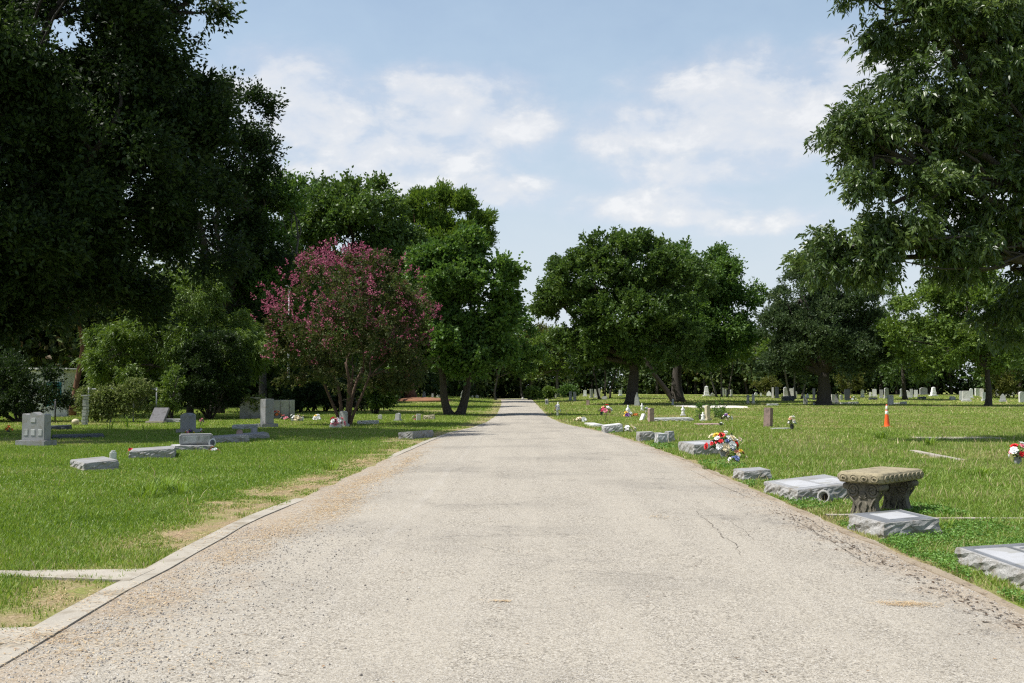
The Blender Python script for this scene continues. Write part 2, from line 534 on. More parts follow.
streak = noise(nt, mps.outputs[0], 1.0, 5, .6)
c = mixc(nt, sstep(nt, mid, .3, .65), r1.outputs[0], r2.outputs[0])
c = mixc(nt, math_n(nt, 'MULTIPLY', sstep(nt, streak, .42, .62), .5), c, smooth_col)
c = mixc(nt, math_n(nt, 'MULTIPLY', sstep(nt, big, .45, .7), .5), c, (.185, .168, .14))
c = mixc(nt, math_n(nt, 'MULTIPLY', sstep(nt, mid, .6, .78), .4), c, (.2, .18, .155))
# a pale worn line along the road
ln = math_n(nt, 'ABSOLUTE', math_n(nt, 'ADD', sx.outputs[0], math_n(nt, 'MULTIPLY_ADD', math_n(nt, 'SUBTRACT', big, .5), .25, 1.43)))
lf = math_n(nt, 'MULTIPLY', math_n(nt, 'SUBTRACT', 1.0, sstep(nt, ln, .02, .09)), sstep(nt, mid, .4, .6))
c = mixc(nt, math_n(nt, 'MULTIPLY', lf, .2), c, (.45, .425, .38))
# dust and dirt that gathers at both edges
dr = sstep(nt, math_n(nt, 'MULTIPLY_ADD', math_n(nt, 'SUBTRACT', mid, .5), 1.6, sx.outputs[0]), 2.9, 3.55)
dl = sstep(nt, math_n(nt, 'MULTIPLY_ADD', math_n(nt, 'SUBTRACT', mid, .5), 3.2, math_n(nt, 'MULTIPLY', sx.outputs[0], -1)), 2.2, 3.2)
dirt = mixc(nt, sstep(nt, fine, .3, .7), (.2, .14, .085), (.4, .3, .19))
c = mixc(nt, math_n(nt, 'MULTIPLY', dr, .42), c, dirt)
c = mixc(nt, math_n(nt, 'MULTIPLY', dl, .5), c, dirt)
# fine cracks
wv = N(nt, 'ShaderNodeTexNoise', inp={'Scale': 2.5, 'Detail': 6, 'Roughness': .65}); nt.links.new(tc, wv.inputs['Vector'])
vm = N(nt, 'ShaderNodeVectorMath', operation='MULTIPLY_ADD'); nt.links.new(wv.outputs['Color'], vm.inputs[0]); vm.inputs[1].default_value = (.9, .9, .9); nt.links.new(tc, vm.inputs[2])
cr = N(nt, 'ShaderNodeTexVoronoi', feature='DISTANCE_TO_EDGE', inp={'Scale': .55}); nt.links.new(vm.outputs[0], cr.inputs['Vector'])
ck = math_n(nt, 'MULTIPLY', math_n(nt, 'SUBTRACT', 1.0, sstep(nt, cr.outputs[0], .002, .009)), sstep(nt, big, .47, .6))
c = mixc(nt, math_n(nt, 'MULTIPLY', ck, .55), c, (.1, .088, .075))
gr = N(nt, 'ShaderNodeTexVoronoi', inp={'Scale': 170, 'Randomness': 1.0}); nt.links.new(tc, gr.inputs['Vector'])
gs = N(nt, 'ShaderNodeSeparateColor'); nt.links.new(gr.outputs['Color'], gs.inputs[0])
c = mixc(nt, math_n(nt, 'MULTIPLY', math_n(nt, 'SUBTRACT', 1.0, sstep(nt, gs.outputs[0], .06, .16)), .7), c, (.09, .082, .07))
c = mixc(nt, math_n(nt, 'MULTIPLY', sstep(nt, gs.outputs[1], .82, .95), .6), c, (.52, .5, .455))
nt.links.new(c, bs.inputs['Base Color'])
bs.inputs['Roughness'].default_value = .92
bs.inputs['Specular IOR Level'].default_value = .2
hgt = math_n(nt, 'SUBTRACT', math_n(nt, 'ADD', math_n(nt, 'MULTIPLY', chip.outputs[0], .6), fine), math_n(nt, 'MULTIPLY', ck, 1.5))
bump(nt, bs, hgt, .55, .008)
M['road'] = m


def strip(name, inner, outer, z0, z1, ds, mat, jitter=0.0, seed=1, sides=True, sunk=None):
    """a strip along the road between two offset functions, raised to z1"""
    r = np.random.default_rng(seed)
    g = Geo()
    n = len(ds)
    a = np.array([inner(d) for d in ds]) + r.normal(0, jitter, n)
    b = np.array([outer(d) for d in ds]) + r.normal(0, jitter, n)
    top = z1 + r.normal(0, jitter * .35, n)
    if sunk:                                  # buried under dirt and turf for a stretch
        top = np.minimum(top, np.interp(ds, [sunk[0], sunk[0] + 1.6, sunk[1] - 1.5, sunk[1]], [.02, -.03, -.03, .02]))
    rows = [np.stack([a, ds, np.full(n, z0)], 1), np.stack([a, ds, top], 1), np.stack([b, ds, top], 1), np.stack([b, ds, np.full(n, z0)], 1)] if sides else \
        [np.stack([a, ds, np.full(n, z1)], 1), np.stack([b, ds, np.full(n, z1)], 1)]
    v = np.concatenate(rows)
    fs = []
    for k in range(len(rows) - 1):
        i = np.arange(n - 1)
        fs.append(np.stack([k * n + i, (k + 1) * n + i, (k + 1) * n + i + 1, k * n + i + 1], 1))
    g.add(v, np.concatenate(fs))
    return g.build(name, mat)


dsr = np.concatenate([np.arange(-20, 40, .5), np.arange(40, 141, 2)])
er = np.random.default_rng(4).normal(0, 1, (len(dsr), 2)).cumsum(0) * 0
jl = {round(float(d), 2): (.05 * math.sin(d * 3.1) + .04 * math.sin(d * 7.7 + 1)) for d in dsr}
g = Geo()
n = len(dsr); cols = 9
xs_ = np.stack([ledge(dsr) + (redge(dsr) - ledge(dsr)) * t + (.05 * np.sin(dsr * 3.1) + .04 * np.sin(dsr * 7.7 + 1)) * (t in (0, 1)) + (-.12 if t == 0 else .08 if t == 1 else 0) for t in np.linspace(0, 1, cols)], 1)
tt = np.linspace(0, 1, cols)
zz = .006 + .035 * np.sin(np.pi * tt)[None] + 0 * xs_
i = np.arange(n - 1)[:, None] * cols; k = np.arange(cols - 1)[None]
g.add(np.stack([xs_, np.repeat(dsr[:, None], cols, 1), zz], -1).reshape(-1, 3), np.stack([i + k, i + k + 1, i + cols + k + 1, i + cols + k], -1).reshape(-1, 4))
tag(g.build('road', M['road'], smooth=True), 'worn pale chip seal cemetery road', kind='structure')
g = Geo()
g.add([(-26, 140, .008), (2.5, 140, .008), (2.5, 147, .008), (-26, 150, .008)], [(0, 1, 2, 3)])
tag(g.build('cross_road', M['road']), 'pale road crossing at the far end', kind='structure')

kl = strip('kerb', lambda d: ledge(d) - .02, lambda d: ledge(d) - .02 - np.interp(d, [3, 6, 9, 14, 60], [.28, .22, .21, .18, .15]), -.05, .018, np.arange(2.5, 46, .9), M['concrete'], .007, 3, sunk=(13.9, 23.5))
tag(kl, 'low concrete kerb strip along the grass by the road', kind='structure')
kr = strip('kerb', lambda d: redge(d) + .075 + .02 * math.sin(d * 5), lambda d: redge(d) - .02 + .025 * math.sin(d * 3.3), -.05, .012, np.arange(2.5, 42, .45), M['kerb_right'], .015, 5)
tag(kr, 'thin dirt-stained kerb beside the grave slabs', kind='structure')


def coping(p0, p1, width, label, z=.05, flare=None):
    a, b = Vector(p0), Vector(p1)
    n = 10
    dr_ = (b - a).normalized(); sd_ = Vector((-dr_.y, dr_.x, 0))
    g = Geo()
    rows = []
    for q in range(n + 1):
        p = a.lerp(b, q / n)
        wd = width * (1 + (flare or 0) * max(0, q / n - .6) ** 2 * 6)
        o = rnd.gauss(0, .008)
        for s_, zz_ in ((-1, -.05), (-1, z), (1, z), (1, -.05)):
            pp = p + sd_ * (s_ * wd / 2 + o); rows.append((pp.x, pp.y, zz_))
    fs = [(q * 4 + k, q * 4 + k + 1, q * 4 + k + 5, q * 4 + k + 4) for q in range(n) for k in range(3)]
    g.add(rows, fs)
    g.add(rows[-4:], [(0, 1, 2, 3)])
    block((a.x + b.x) / 2, (a.y + b.y) / 2, math.atan2(dr_.y, dr_.x), (b - a).length / 2, width * .55)
    return tag(g.build('plot_edging', M['concrete']), label, 'edging', 'concrete edging of the burial plots')


p = at(158, 574)
coping((-9, p.y + .1, 0), (-3.24, p.y - .12, 0), .17, 'pale concrete plot edging meeting the kerb between lawn and a bare patch', .02, 2.2)
p = at(30, 636)
coping((-7, p.y + .1, 0), (-3.2, p.y - .05, 0), .17, 'concrete plot edging at the picture corner below the bare patch', .02, 1.6)
p = at(905, 521.5)
coping((9.5, p.y, 0), (4.55, p.y, 0), .1, 'thin concrete edging strip running from behind the bench across the grass', .045)
p = at(835, 518)
coping((3.72, p.y, 0), (4.2, p.y, 0), .1, 'short stub of concrete edging between kerb and bench', .045)
p, q = at(912, 452), at(962, 462)
coping(p, q, .2, 'broken pale edging lying in the lawn beyond the bench', .05)
# ------------------------------------------------------------------ foliage
def leafquads(geo, p, t, L, Wd, r, attr, droop=.15, mat=0):
    """diamond leaves at points p along directions t"""
    n = len(p)
    t = nz(t)
    s = nz(np.cross(t, nz(r.normal(0, 1, (n, 3)))))
    L = (L * r.uniform(.7, 1.3, n))[:, None]
    Wd = (Wd * r.uniform(.75, 1.25, n))[:, None]
    mid = p + t * L * .45
    tip = p + t * L; tip[:, 2] -= droop * L[:, 0]
    up = np.cross(s, t) * Wd * .12
    v = np.stack([p, mid + s * Wd / 2 + up, tip, mid - s * Wd / 2 + up], 1).reshape(-1, 3)
    i = np.arange(n)[:, None] * 4
    geo.add(v, i + np.array([[0, 1, 2, 3]]), mat, np.clip(attr, 0, 1))


def rand_dirs(r, n, zlo=-1.0):
    z = r.uniform(zlo, 1, n); a = r.uniform(0, 2 * math.pi, n)
    q = np.sqrt(np.maximum(0, 1 - z * z))
    return np.stack([q * np.cos(a), q * np.sin(a), z], 1)


def make_clumps(lobes, nsub, ncl, r, subr=.36, zlo=-.55, inner=.35):
    """lobes (centre, radii) -> sub-lobes on their surface -> clump centres with an outward direction"""
    C, D, S = [], [], []
    vol = np.array([np.prod(np.array(l[1])) ** (2 / 3) for l in lobes]); vol /= vol.sum()
    for (c, rad), wgt in zip(lobes, vol):
        c, rad = np.array(c, float), np.array(rad, float)
        k = max(4, int(round(nsub * wgt)))
        u = rand_dirs(r, k, zlo)
        rr = r.uniform(.55, .86, k)[:, None]
        sc = c + u * rad * rr
        sr = subr * rad.mean() * r.uniform(.5, 1.45, k)
        kk = max(3, int(round(ncl * wgt / k)))
        uu = rand_dirs(r, k * kk, -.75).reshape(k, kk, 3)
        uu = nz(uu + .7 * u[:, None])
        reach = np.where(r.random((k, kk)) < .05, r.uniform(1.15, 1.6, (k, kk)), r.uniform(inner, 1.12, (k, kk)))
        q = sc[:, None] + uu * (sr[:, None] * reach)[..., None] * np.array([1, 1, .8])
        C.append(q.reshape(-1, 3)); D.append(nz(uu * .7 + u[:, None] * .6).reshape(-1, 3)); S.append(sc)
    return np.concatenate(C), np.concatenate(D), np.concatenate(S)


def crown_geo(lobes, nleaf, L, Wd, seed, nsub=26, ncl=420, cr=.45, up=.25, droop=.15, subr=.36, zlo=-.55, keep=None, tint=(.5, .22), compound=False, inner=.35, sink=0):
    r = np.random.default_rng(seed)
    C, D, S = make_clumps(lobes, nsub, ncl, r, subr, zlo, inner)
    if keep is not None:
        k = keep(C); C, D = C[k], D[k]
    n = len(C)
    per = max(3, int(nleaf / n))
    g = Geo()
    ct = r.normal(0, 1, n)
    if not compound:
        # leaves sit along short twigs that leave the clump outwards
        ntw = max(1, per // 7)
        tw = nz(D[:, None] * .55 + r.normal(0, .75, (n, ntw, 3)) + np.array([0, 0, up * .6]))
        org = r.normal(0, .55, (n, ntw, 3)) * cr * np.array([1, 1, .7])
        j = r.integers(0, ntw, (n, per))
        ii = np.arange(n)[:, None]
        u = r.uniform(-.15, 1, (n, per))
        off = org[ii, j] + tw[ii, j] * (u * cr * r.uniform(1.0, 1.9, (n, ntw))[ii, j])[..., None] + r.normal(0, .13, (n, per, 3)) * cr
        p = (C[:, None] + off).reshape(-1, 3)
        t = (np.repeat(D[:, None], per, 1) * .5 + tw[ii, j] * .55 + r.normal(0, .55, (n, per, 3)) + np.array([0, 0, up])).reshape(-1, 3)
        a = tint[0] + tint[1] * (np.repeat(ct, per) * .5 + r.normal(0, .6, n * per))
        leafquads(g, p, t, L, Wd, r, a, droop)
    else:                       # pecan: strings of drooping narrow leaflets
        nl = 11
        ns = max(1, per // nl)
        off = r.normal(0, 1, (n, ns, 3)) * cr * np.array([1, 1, .75])
        p0 = (C[:, None] + off).reshape(-1, 3)
        ax = nz(np.repeat(D, ns, 0) * .6 + r.normal(0, .55, (n * ns, 3)) + np.array([0, 0, -.25]))
        ln = r.uniform(.22, .36, len(p0))
        sd_ = nz(np.cross(ax, r.normal(0, 1, ax.shape)))
        aa = tint[0] + tint[1] * (np.repeat(ct, ns) * .5 + r.normal(0, .5, n * ns))
        for k in range(nl):
            f = (k // 2 + .6) / (nl / 2)
            q = p0 + ax * (ln * f)[:, None]; q[:, 2] -= .16 * f * f * ln * 2
            s_ = 0 if k == nl - 1 else (1 if k % 2 else -1)
            tt_ = nz(ax * .7 + sd_ * s_ * .9 + np.array([0, 0, -.22]) + r.normal(0, .2, ax.shape))
            leafquads(g, q, tt_, L, Wd, r, aa + r.normal(0, .06, len(aa)), .22)
    return g, S


def bend(a, b, r, wob=.08, n=7, sag=0.0):
    a, b = np.array(a, float), np.array(b, float)
    t = np.linspace(0, 1, n)[:, None]
    ln = np.linalg.norm(b - a)
    p = a + (b - a) * t + np.sin(t * math.pi) * r.normal(0, wob * ln, (1, 3)) + np.sin(t * 2 * math.pi) * r.normal(0, wob * .4 * ln, (1, 3))
    p[:, 2] += sag * ln * np.sin(t[:, 0] * math.pi)
    return p


def limbs_geo(base, stems, forks, lobes, S, r0, seed, twigs=40, flare=1.5, lim=.42):
    """trunk(s) from the base to forks, limbs to the lobes, twigs to the sub-lobes"""
    r = np.random.default_rng(seed)
    tr, br = Geo(), Geo()
    base = np.array(base, float)
    tops = []
    for (ox, oy), fk, rad in zip(stems, forks, r0):
        b = base + np.array([ox, oy, -.15])
        p = bend(b, fk, r, .03, 9)
        q = np.linspace(0, 1, 9)
        rr = rad * (1 - .38 * q) * (1 + (flare - 1) * np.exp(-q * 14))
        tr.tube(p, rr, 12)
        tops.append((np.array(fk, float), rad * .62))
    lc = [np.array(c, float) for c, _ in lobes]
    ends = []
    for c in lc:
        f, fr = min(tops, key=lambda z: np.linalg.norm(z[0][:2] - c[:2]))
        e = c.copy()
        p = bend(f - np.array([0, 0, .2]), e, r, .06, 8, .05)
        br.tube(p, np.linspace(fr * .8, fr * .25, 8), 7)
        ends.append((p, fr))
    for s in S[r.permutation(len(S))[:twigs]]:
        j = int(np.argmin([np.linalg.norm(c - s) for c in lc]))
        p, fr = ends[j]
        st = p[r.integers(3, 8)]
        br.tube(bend(st, s, r, .1, 6), np.linspace(fr * lim * .6, fr * .06, 6), 5)
    return tr, br


def tree(name, label, cat, base, lobes, leaf, bark, trunk_r, fork, group, seed, stems=None, forks=None, twigs=40, flare=1.5, **kw):
    """a tree: trunk, limbs and a crown of leaves"""
    b = Vector((base[0], base[1], 0))
    t = thing(name, b, label, cat, group)
    dz = float(gz(b.x, b.y))
    lob = [((c[0] - b.x, c[1] - b.y, c[2] - dz), rad) for c, rad in lobes]
    g, S = crown_geo(lob, seed=seed, **kw)
    if stems is None:
        stems, forks, rr = [(0, 0)], [(fork[0], fork[1], fork[2])], [trunk_r]
    else:
        rr = trunk_r
    tr, br = limbs_geo((0, 0, 0), stems, forks, lob, S, rr, seed + 1, twigs, flare)
    tr.build('trunk', bark, t, smooth=True)
    br.build('limbs', bark, t, smooth=True)
    g.build('crown', leaf, t, attr=True)
    return t


def lob(px, py, rx, ry, d, off=0.0, deep=1.0):
    """a crown lobe of a tree standing at distance d: centre and real radii"""
    c = on(px, py, d)
    k = 1.0
    return ((c.x, d + off, c.z), (px2m(rx, d), px2m(rx, d) * deep, px2m(ry, d)))


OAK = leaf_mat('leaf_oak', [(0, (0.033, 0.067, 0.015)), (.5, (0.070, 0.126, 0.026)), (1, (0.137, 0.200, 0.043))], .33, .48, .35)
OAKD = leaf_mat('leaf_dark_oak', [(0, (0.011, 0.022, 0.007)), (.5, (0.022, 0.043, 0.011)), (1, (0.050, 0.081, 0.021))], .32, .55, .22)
PEC = leaf_mat('leaf_pecan', [(0, (0.031, 0.059, 0.016)), (.5, (0.066, 0.110, 0.026)), (1, (0.141, 0.195, 0.053))], .34, .36, .5)
MYR = leaf_mat('leaf_myrtle', [(0, (.03, .046, .012)), (.5, (.06, .085, .022)), (.8, (.1, .1, .035)), (1, (.14, .07, .045))], .3, .6, .2)
LIM = leaf_mat('leaf_light', [(0, (0.053, 0.098, 0.019)), (.5, (0.106, 0.174, 0.029)), (1, (0.183, 0.250, 0.054))], .33, .48, .35)
GRN = leaf_mat('leaf_green', [(0, (0.039, 0.088, 0.018)), (.5, (0.079, 0.154, 0.030)), (1, (0.150, 0.236, 0.049))], .33, .48, .35)
OLV = leaf_mat('leaf_olive', [(0, (0.050, 0.065, 0.015)), (.5, (0.098, 0.114, 0.026)), (1, (0.168, 0.172, 0.045))], .36, .6, .22)
PIN = leaf_mat('needle_pine', [(0, (0.043, 0.090, 0.014)), (.5, (0.097, 0.166, 0.026)), (1, (0.174, 0.242, 0.043))], .36, .6, .22)
CED = leaf_mat('leaf_cedar', [(0, (0.029, 0.055, 0.021)), (.5, (0.059, 0.096, 0.036)), (1, (0.120, 0.160, 0.066))], .33, .48, .35)
WOOD = leaf_mat('leaf_woods', [(0, (0.022, 0.044, 0.013)), (.5, (0.050, 0.084, 0.023)), (.9, (0.104, 0.128, 0.033)), (1, (0.152, 0.109, 0.051))], .25, .6, .22)
VIN = leaf_mat('leaf_vine', [(0, (.07, .11, .025)), (.5, (.14, .19, .05)), (1, (.3, .31, .16))], .32, .6, .2)
PNK = leaf_mat('myrtle_flower', [(0, (.2, .045, .08)), (.5, (.35, .1, .155)), (1, (.48, .19, .26))], .3, .6, .2)

SH = 'trees shading the burial ground'
# the great dark oak at the edge of the left lawn
d = 33
p = on(-30, 430, d)
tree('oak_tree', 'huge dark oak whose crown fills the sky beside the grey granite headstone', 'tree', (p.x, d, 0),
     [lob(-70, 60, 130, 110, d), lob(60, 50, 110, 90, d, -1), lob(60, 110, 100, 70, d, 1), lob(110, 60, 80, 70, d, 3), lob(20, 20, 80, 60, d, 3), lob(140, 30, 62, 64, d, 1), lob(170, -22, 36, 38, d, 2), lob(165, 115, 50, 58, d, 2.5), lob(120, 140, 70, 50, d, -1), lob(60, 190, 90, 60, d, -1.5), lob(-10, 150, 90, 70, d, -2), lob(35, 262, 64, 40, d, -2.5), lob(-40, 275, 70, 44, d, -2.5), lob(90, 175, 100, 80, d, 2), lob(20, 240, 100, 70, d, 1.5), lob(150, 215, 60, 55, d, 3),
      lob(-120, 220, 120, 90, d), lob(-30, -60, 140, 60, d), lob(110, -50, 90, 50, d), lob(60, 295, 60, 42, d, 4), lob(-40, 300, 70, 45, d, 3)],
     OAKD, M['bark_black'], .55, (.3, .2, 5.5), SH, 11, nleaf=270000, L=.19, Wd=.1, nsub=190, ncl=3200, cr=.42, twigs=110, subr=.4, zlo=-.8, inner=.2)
# the pecan that hangs into the picture on the other side
d = 31
tree('pecan_tree', 'pecan with drooping narrow leaflets hanging into the sky over the lawn', 'tree', (21.5, d + 1.5, 0),
     [lob(960, 55, 85, 70, d), lob(905, 25, 45, 40, d, -.5), lob(905, 130, 55, 50, d, -.5), lob(880, 210, 48, 45, d, -1), lob(862, 262, 40, 32, d, -.8), lob(940, 225, 60, 48, d), lob(1000, 190, 75, 75, d, 1), lob(838, 252, 24, 18, d, -1), lob(925, 258, 26, 16, d, -.5), lob(812, 268, 18, 12, d, -1.2), lob(845, 135, 14, 16, d, -1),
      lob(1030, 265, 52, 60, d, 1.2), lob(1018, 322, 22, 24, d, 1.5), lob(1060, 80, 90, 90, d, 2), lob(1150, 60, 130, 120, d, 2.5), lob(1250, 180, 110, 90, d, 3), lob(1130, 250, 80, 70, d, 3), lob(1000, -40, 110, 45, d, 1), lob(880, -25, 45, 30, d), lob(862, 165, 28, 34, d, -1)],
     PEC, M['bark'], .42, (-.2, 0, 4.6), SH, 21, nleaf=290000, L=.175, Wd=.072, nsub=210, ncl=2100, cr=.26, twigs=120, subr=.4, zlo=-.9, compound=True, inner=.2, tint=(.5, .3))
# left background, from the frame edge to the road
d = 63
p = on(215, 412, d)
tree('elm_tree', 'tall dark tree between the huge oak and the sky, ragged to one side', 'tree', (p.x, d, 0),
     [lob(205, 150, 50, 66, d), lob(245, 125, 34, 34, d, -1), lob(200, 215, 56, 56, d), lob(248, 235, 30, 54, d, 1), lob(225, 300, 40, 46, d, 1), lob(255, 180, 24, 28, d, -1), lob(268, 160, 14, 22, d, -1), lob(170, 110, 40, 44, d)],
     OAKD, M['bark'], .45, (.2, 0, 6), SH, 31, nleaf=70000, L=.26, Wd=.13, nsub=95, ncl=1300, cr=.5, twigs=60, zlo=-.7)
d = 66
p = on(262, 410, d)
tree('hackberry_tree', 'narrow green tree with a ragged top above the crepe myrtle', 'tree', (p.x, d, 0),
     [lob(275, 215, 26, 40, d), lob(262, 265, 34, 45, d), lob(285, 300, 40, 48, d), lob(252, 340, 50, 42, d), lob(293, 205, 15, 24, d)],
     GRN, M['bark_grey'], .28, (0, 0, 6), SH, 41, nleaf=30000, L=.28, Wd=.15, nsub=60, ncl=620, cr=.5, twigs=36)
d = 84
p = on(350, 405, d)
tree('oak_tree', 'broad olive-green oak rising behind the pink crepe myrtle', 'tree', (p.x, d, 0),
     [lob(328, 210, 38, 30, d), lob(368, 207, 32, 27, d, 1), lob(348, 225, 50, 36, d, -1), lob(392, 255, 26, 40, d), lob(298, 225, 22, 34, d), lob(345, 255, 60, 45, d), lob(300, 270, 40, 45, d), lob(375, 300, 45, 50, d), lob(320, 330, 60, 45, d)],
     OAK, M['bark'], .5, (0, 0, 7), SH, 51, nleaf=80000, L=.32, Wd=.2, nsub=100, ncl=1300, cr=.52, twigs=40)
d = 112
p = on(411, 401, d)
tree('pine_tree', 'pine with bright green tufted top and rust-red trunk', 'tree', (p.x, d, 0),
     [lob(438, 214, 36, 22, d), lob(422, 238, 38, 28, d, 1), lob(450, 245, 40, 28, d), lob(462, 226, 26, 22, d), lob(484, 242, 13, 13, d), lob(405, 262, 34, 30, d), lob(440, 275, 40, 34, d), lob(400, 318, 50, 42, d, 2)],
     PIN, M['bark_red'], .58, (.3, 0, 9.5), SH, 61, nleaf=90000, L=.52, Wd=.15, nsub=100, ncl=1100, cr=.52, up=.7, twigs=40, zlo=-.4, subr=.32)
d = 59
p = on(454, 415, d)
tree('maple_tree', 'bright green tree with two dark trunks at the turn of the road', 'tree', (p.x, d, 0),
     [lob(448, 275, 36, 28, d), lob(492, 286, 26, 22, d, -.5), lob(420, 312, 36, 34, d), lob(478, 318, 34, 32, d, .5), lob(448, 345, 44, 28, d), lob(462, 250, 22, 16, d), lob(509, 312, 12, 16, d), lob(502, 348, 18, 18, d), lob(412, 352, 26, 22, d), lob(468, 368, 30, 16, d), lob(428, 262, 20, 18, d)],
     GRN, M['bark'], [.26, .28], None, SH, 71, stems=[(-.22, 0), (.3, .1)], forks=[(-.85, 0, 3.0), (.95, .2, 3.0)], nleaf=66000, L=.25, Wd=.17, nsub=110, ncl=1100, cr=.34, twigs=60, zlo=-.65, subr=.36)
# crepe myrtle
d = 43
p = on(346, 425, d)
mb = Vector((p.x, d, 0))
ml = [lob(352, 300, 70, 44, d), lob(308, 322, 40, 38, d, -.4), lob(400, 326, 42, 40, d), lob(350, 345, 76, 36, d), lob(300, 350, 34, 28, d, .3), lob(412, 352, 32, 26, d), lob(340, 272, 40, 24, d), lob(355, 380, 60, 18, d), lob(306, 372, 28, 20, d), lob(402, 374, 30, 18, d)]
mt = tree('crepe_myrtle', 'pink-flowering crepe myrtle with a fan of rust-brown stems', 'tree', (p.x, d, 0), ml, MYR, M['bark_myrtle'], [.09, .08, .085, .07, .08, .07], None, SH, 81,
          stems=[(-.12, 0), (.1, .05), (0, -.1), (.16, -.06), (-.18, .1), (.05, .16)],
          forks=[(-.75, .1, 2.4), (.7, .2, 2.5), (.05, -.5, 2.7), (1.1, -.3, 2.3), (-1.2, .4, 2.2), (.2, .7, 2.6)], nleaf=44000, L=.13, Wd=.075, nsub=120, ncl=1300, cr=.2, twigs=90, flare=1.25, zlo=-.6, subr=.3)
r = np.random.default_rng(5)
C, D, S = make_clumps([((c[0] - mb.x, c[1] - mb.y, c[2]), (a[0] * 1.05, a[1] * 1.05, a[2] * 1.06)) for c, a in ml[:6] + [ml[6]] * 2], 140, 950, r, .3, -.35, .85)
k = (C[:, 2] + r.normal(0, 1.6, len(C)) > 3.5); C, D = C[k], D[k]
g = Geo()
ax = nz(D * .5 + np.array([0, 0, .6]) + r.normal(0, .25, D.shape))
nf = 13
f = r.uniform(0, 1, (len(C), nf))
q = C[:, None] + ax[:, None] * (f * .3)[..., None] + r.normal(0, 1, (len(C), nf, 3)) * (.085 * (1.1 - f))[..., None]
leafquads(g, q.reshape(-1, 3), r.normal(0, 1, (len(C) * nf, 3)) + np.repeat(ax, nf, 0), .07, .065, r, .5 + r.normal(0, .25, len(C) * nf), .05)
g.build('flower_panicles', PNK, mt, attr=True)
# beyond the turn of the road
d = 134
p = on(496, 398, d)
tree('young_tree', 'slender green tree at the far end of the road beside the bend', 'tree', (p.x, d, 0),
     [lob(512, 338, 20, 22, d), lob(525, 362, 18, 18, d), lob(502, 362, 20, 22, d), lob(510, 318, 10, 10, d), lob(490, 350, 18, 24, d)], GRN, M['bark_grey'], .16, (.2, 0, 3.2), SH, 91, nleaf=18000, L=.36, Wd=.24, nsub=50, ncl=420, cr=.55, twigs=26)
d = 154
p = on(526, 399, d)
tree('young_tree', 'tree with two pale trunks where the road ends', 'tree', (p.x, d, 0),
     [lob(528, 350, 18, 18, d), lob(540, 345, 17, 20, d), lob(520, 368, 16, 12, d), lob(548, 362, 15, 18, d)], OLV, M['bark_grey'], [.2, .2], None, SH, 95, stems=[(-.4, 0), (.6, 0)], forks=[(-1, 0, 4), (1, 0, 4)], nleaf=12000, L=.4, Wd=.26, nsub=40, ncl=300, cr=.6, twigs=20)
d = 148
p = on(558, 397, d)
tree('young_tree', 'yellow-green tree peeping out beside the broad oak beyond the road end', 'tree', (p.x, d, 0),
     [lob(552, 350, 16, 20, d), lob(565, 360, 18, 22, d), lob(545, 372, 14, 14, d)], LIM, M['bark_grey'], .25, (0, 0, 4), SH, 97, nleaf=10000, L=.42, Wd=.28, nsub=34, ncl=260, cr=.7, twigs=18)
# the two great oaks
d = 94
p = on(632, 405, d)
tree('oak_tree', 'broad dark oak in the middle with its trunk behind a grey pointed stone', 'tree', (p.x, d, 0),
     [lob(632, 262, 48, 30, d), lob(592, 280, 44, 36, d), lob(660, 285, 50, 42, d), lob(570, 312, 36, 32, d), lob(625, 320, 66, 44, d), lob(600, 345, 44, 28, d), lob(660, 345, 48, 28, d), lob(552, 296, 16, 12, d), lob(583, 350, 28, 24, d)],
     OAK, M['bark'], .62, (.2, .3, 4.2), SH, 101, nleaf=150000, L=.3, Wd=.18, nsub=170, ncl=2300, cr=.38, twigs=60, subr=.3, zlo=-.6)
d = 104
p = on(678, 402, d)
tree('oak_tree', 'oak with a thick trunk, a leaning side stem and lighter leaves beside the broad oak', 'tree', (p.x, d, 0),
     [lob(712, 285, 32, 36, d), lob(735, 300, 24, 34, d), lob(690, 275, 30, 28, d), lob(715, 330, 40, 36, d), lob(680, 340, 44, 34, d), lob(742, 330, 16, 26, d)],
     GRN, M['bark'], [.64, .3], None, SH, 111, stems=[(0, 0), (-.25, .1)], forks=[(.15, 0, 4.6), (-3.4, .2, 4.8)], nleaf=80000, L=.32, Wd=.19, nsub=100, ncl=1100, cr=.5, twigs=46, subr=.3, zlo=-.6)
for k, (px, py, hgt, lab) in enumerate([(604, 399, 3.6, 'thin clump of dark stems under the broad oak'), (721, 397, 4.2, 'pale grey-stemmed young tree behind the oaks'), (795, 399, 4.6, 'bright understory tree behind the pale monuments')]):
    d = at(px, py).y
    d = min(d, 140)
    p = on(px, py, d)
    tree('understory_tree', lab, 'tree', (p.x, d, 0), [((p.x - 1.2, d, hgt + 1.2), (2.4, 2.4, 1.5)), ((p.x + 1.6, d, hgt + 1.8), (2.4, 2.4, 1.5))], [OAKD, LIM, LIM][k], M[['bark', 'bark_grey', 'bark_grey'][k]], [.13, .12, .12], None, SH, 120 + k,
         stems=[(-.5, 0), (.1, .2), (.7, 0)], forks=[(-1.2, 0, hgt - .5), (.1, 0, hgt), (1.5, 0, hgt - .3)], nleaf=9000, L=.34, Wd=.22, nsub=24, ncl=180, cr=.5, twigs=16)
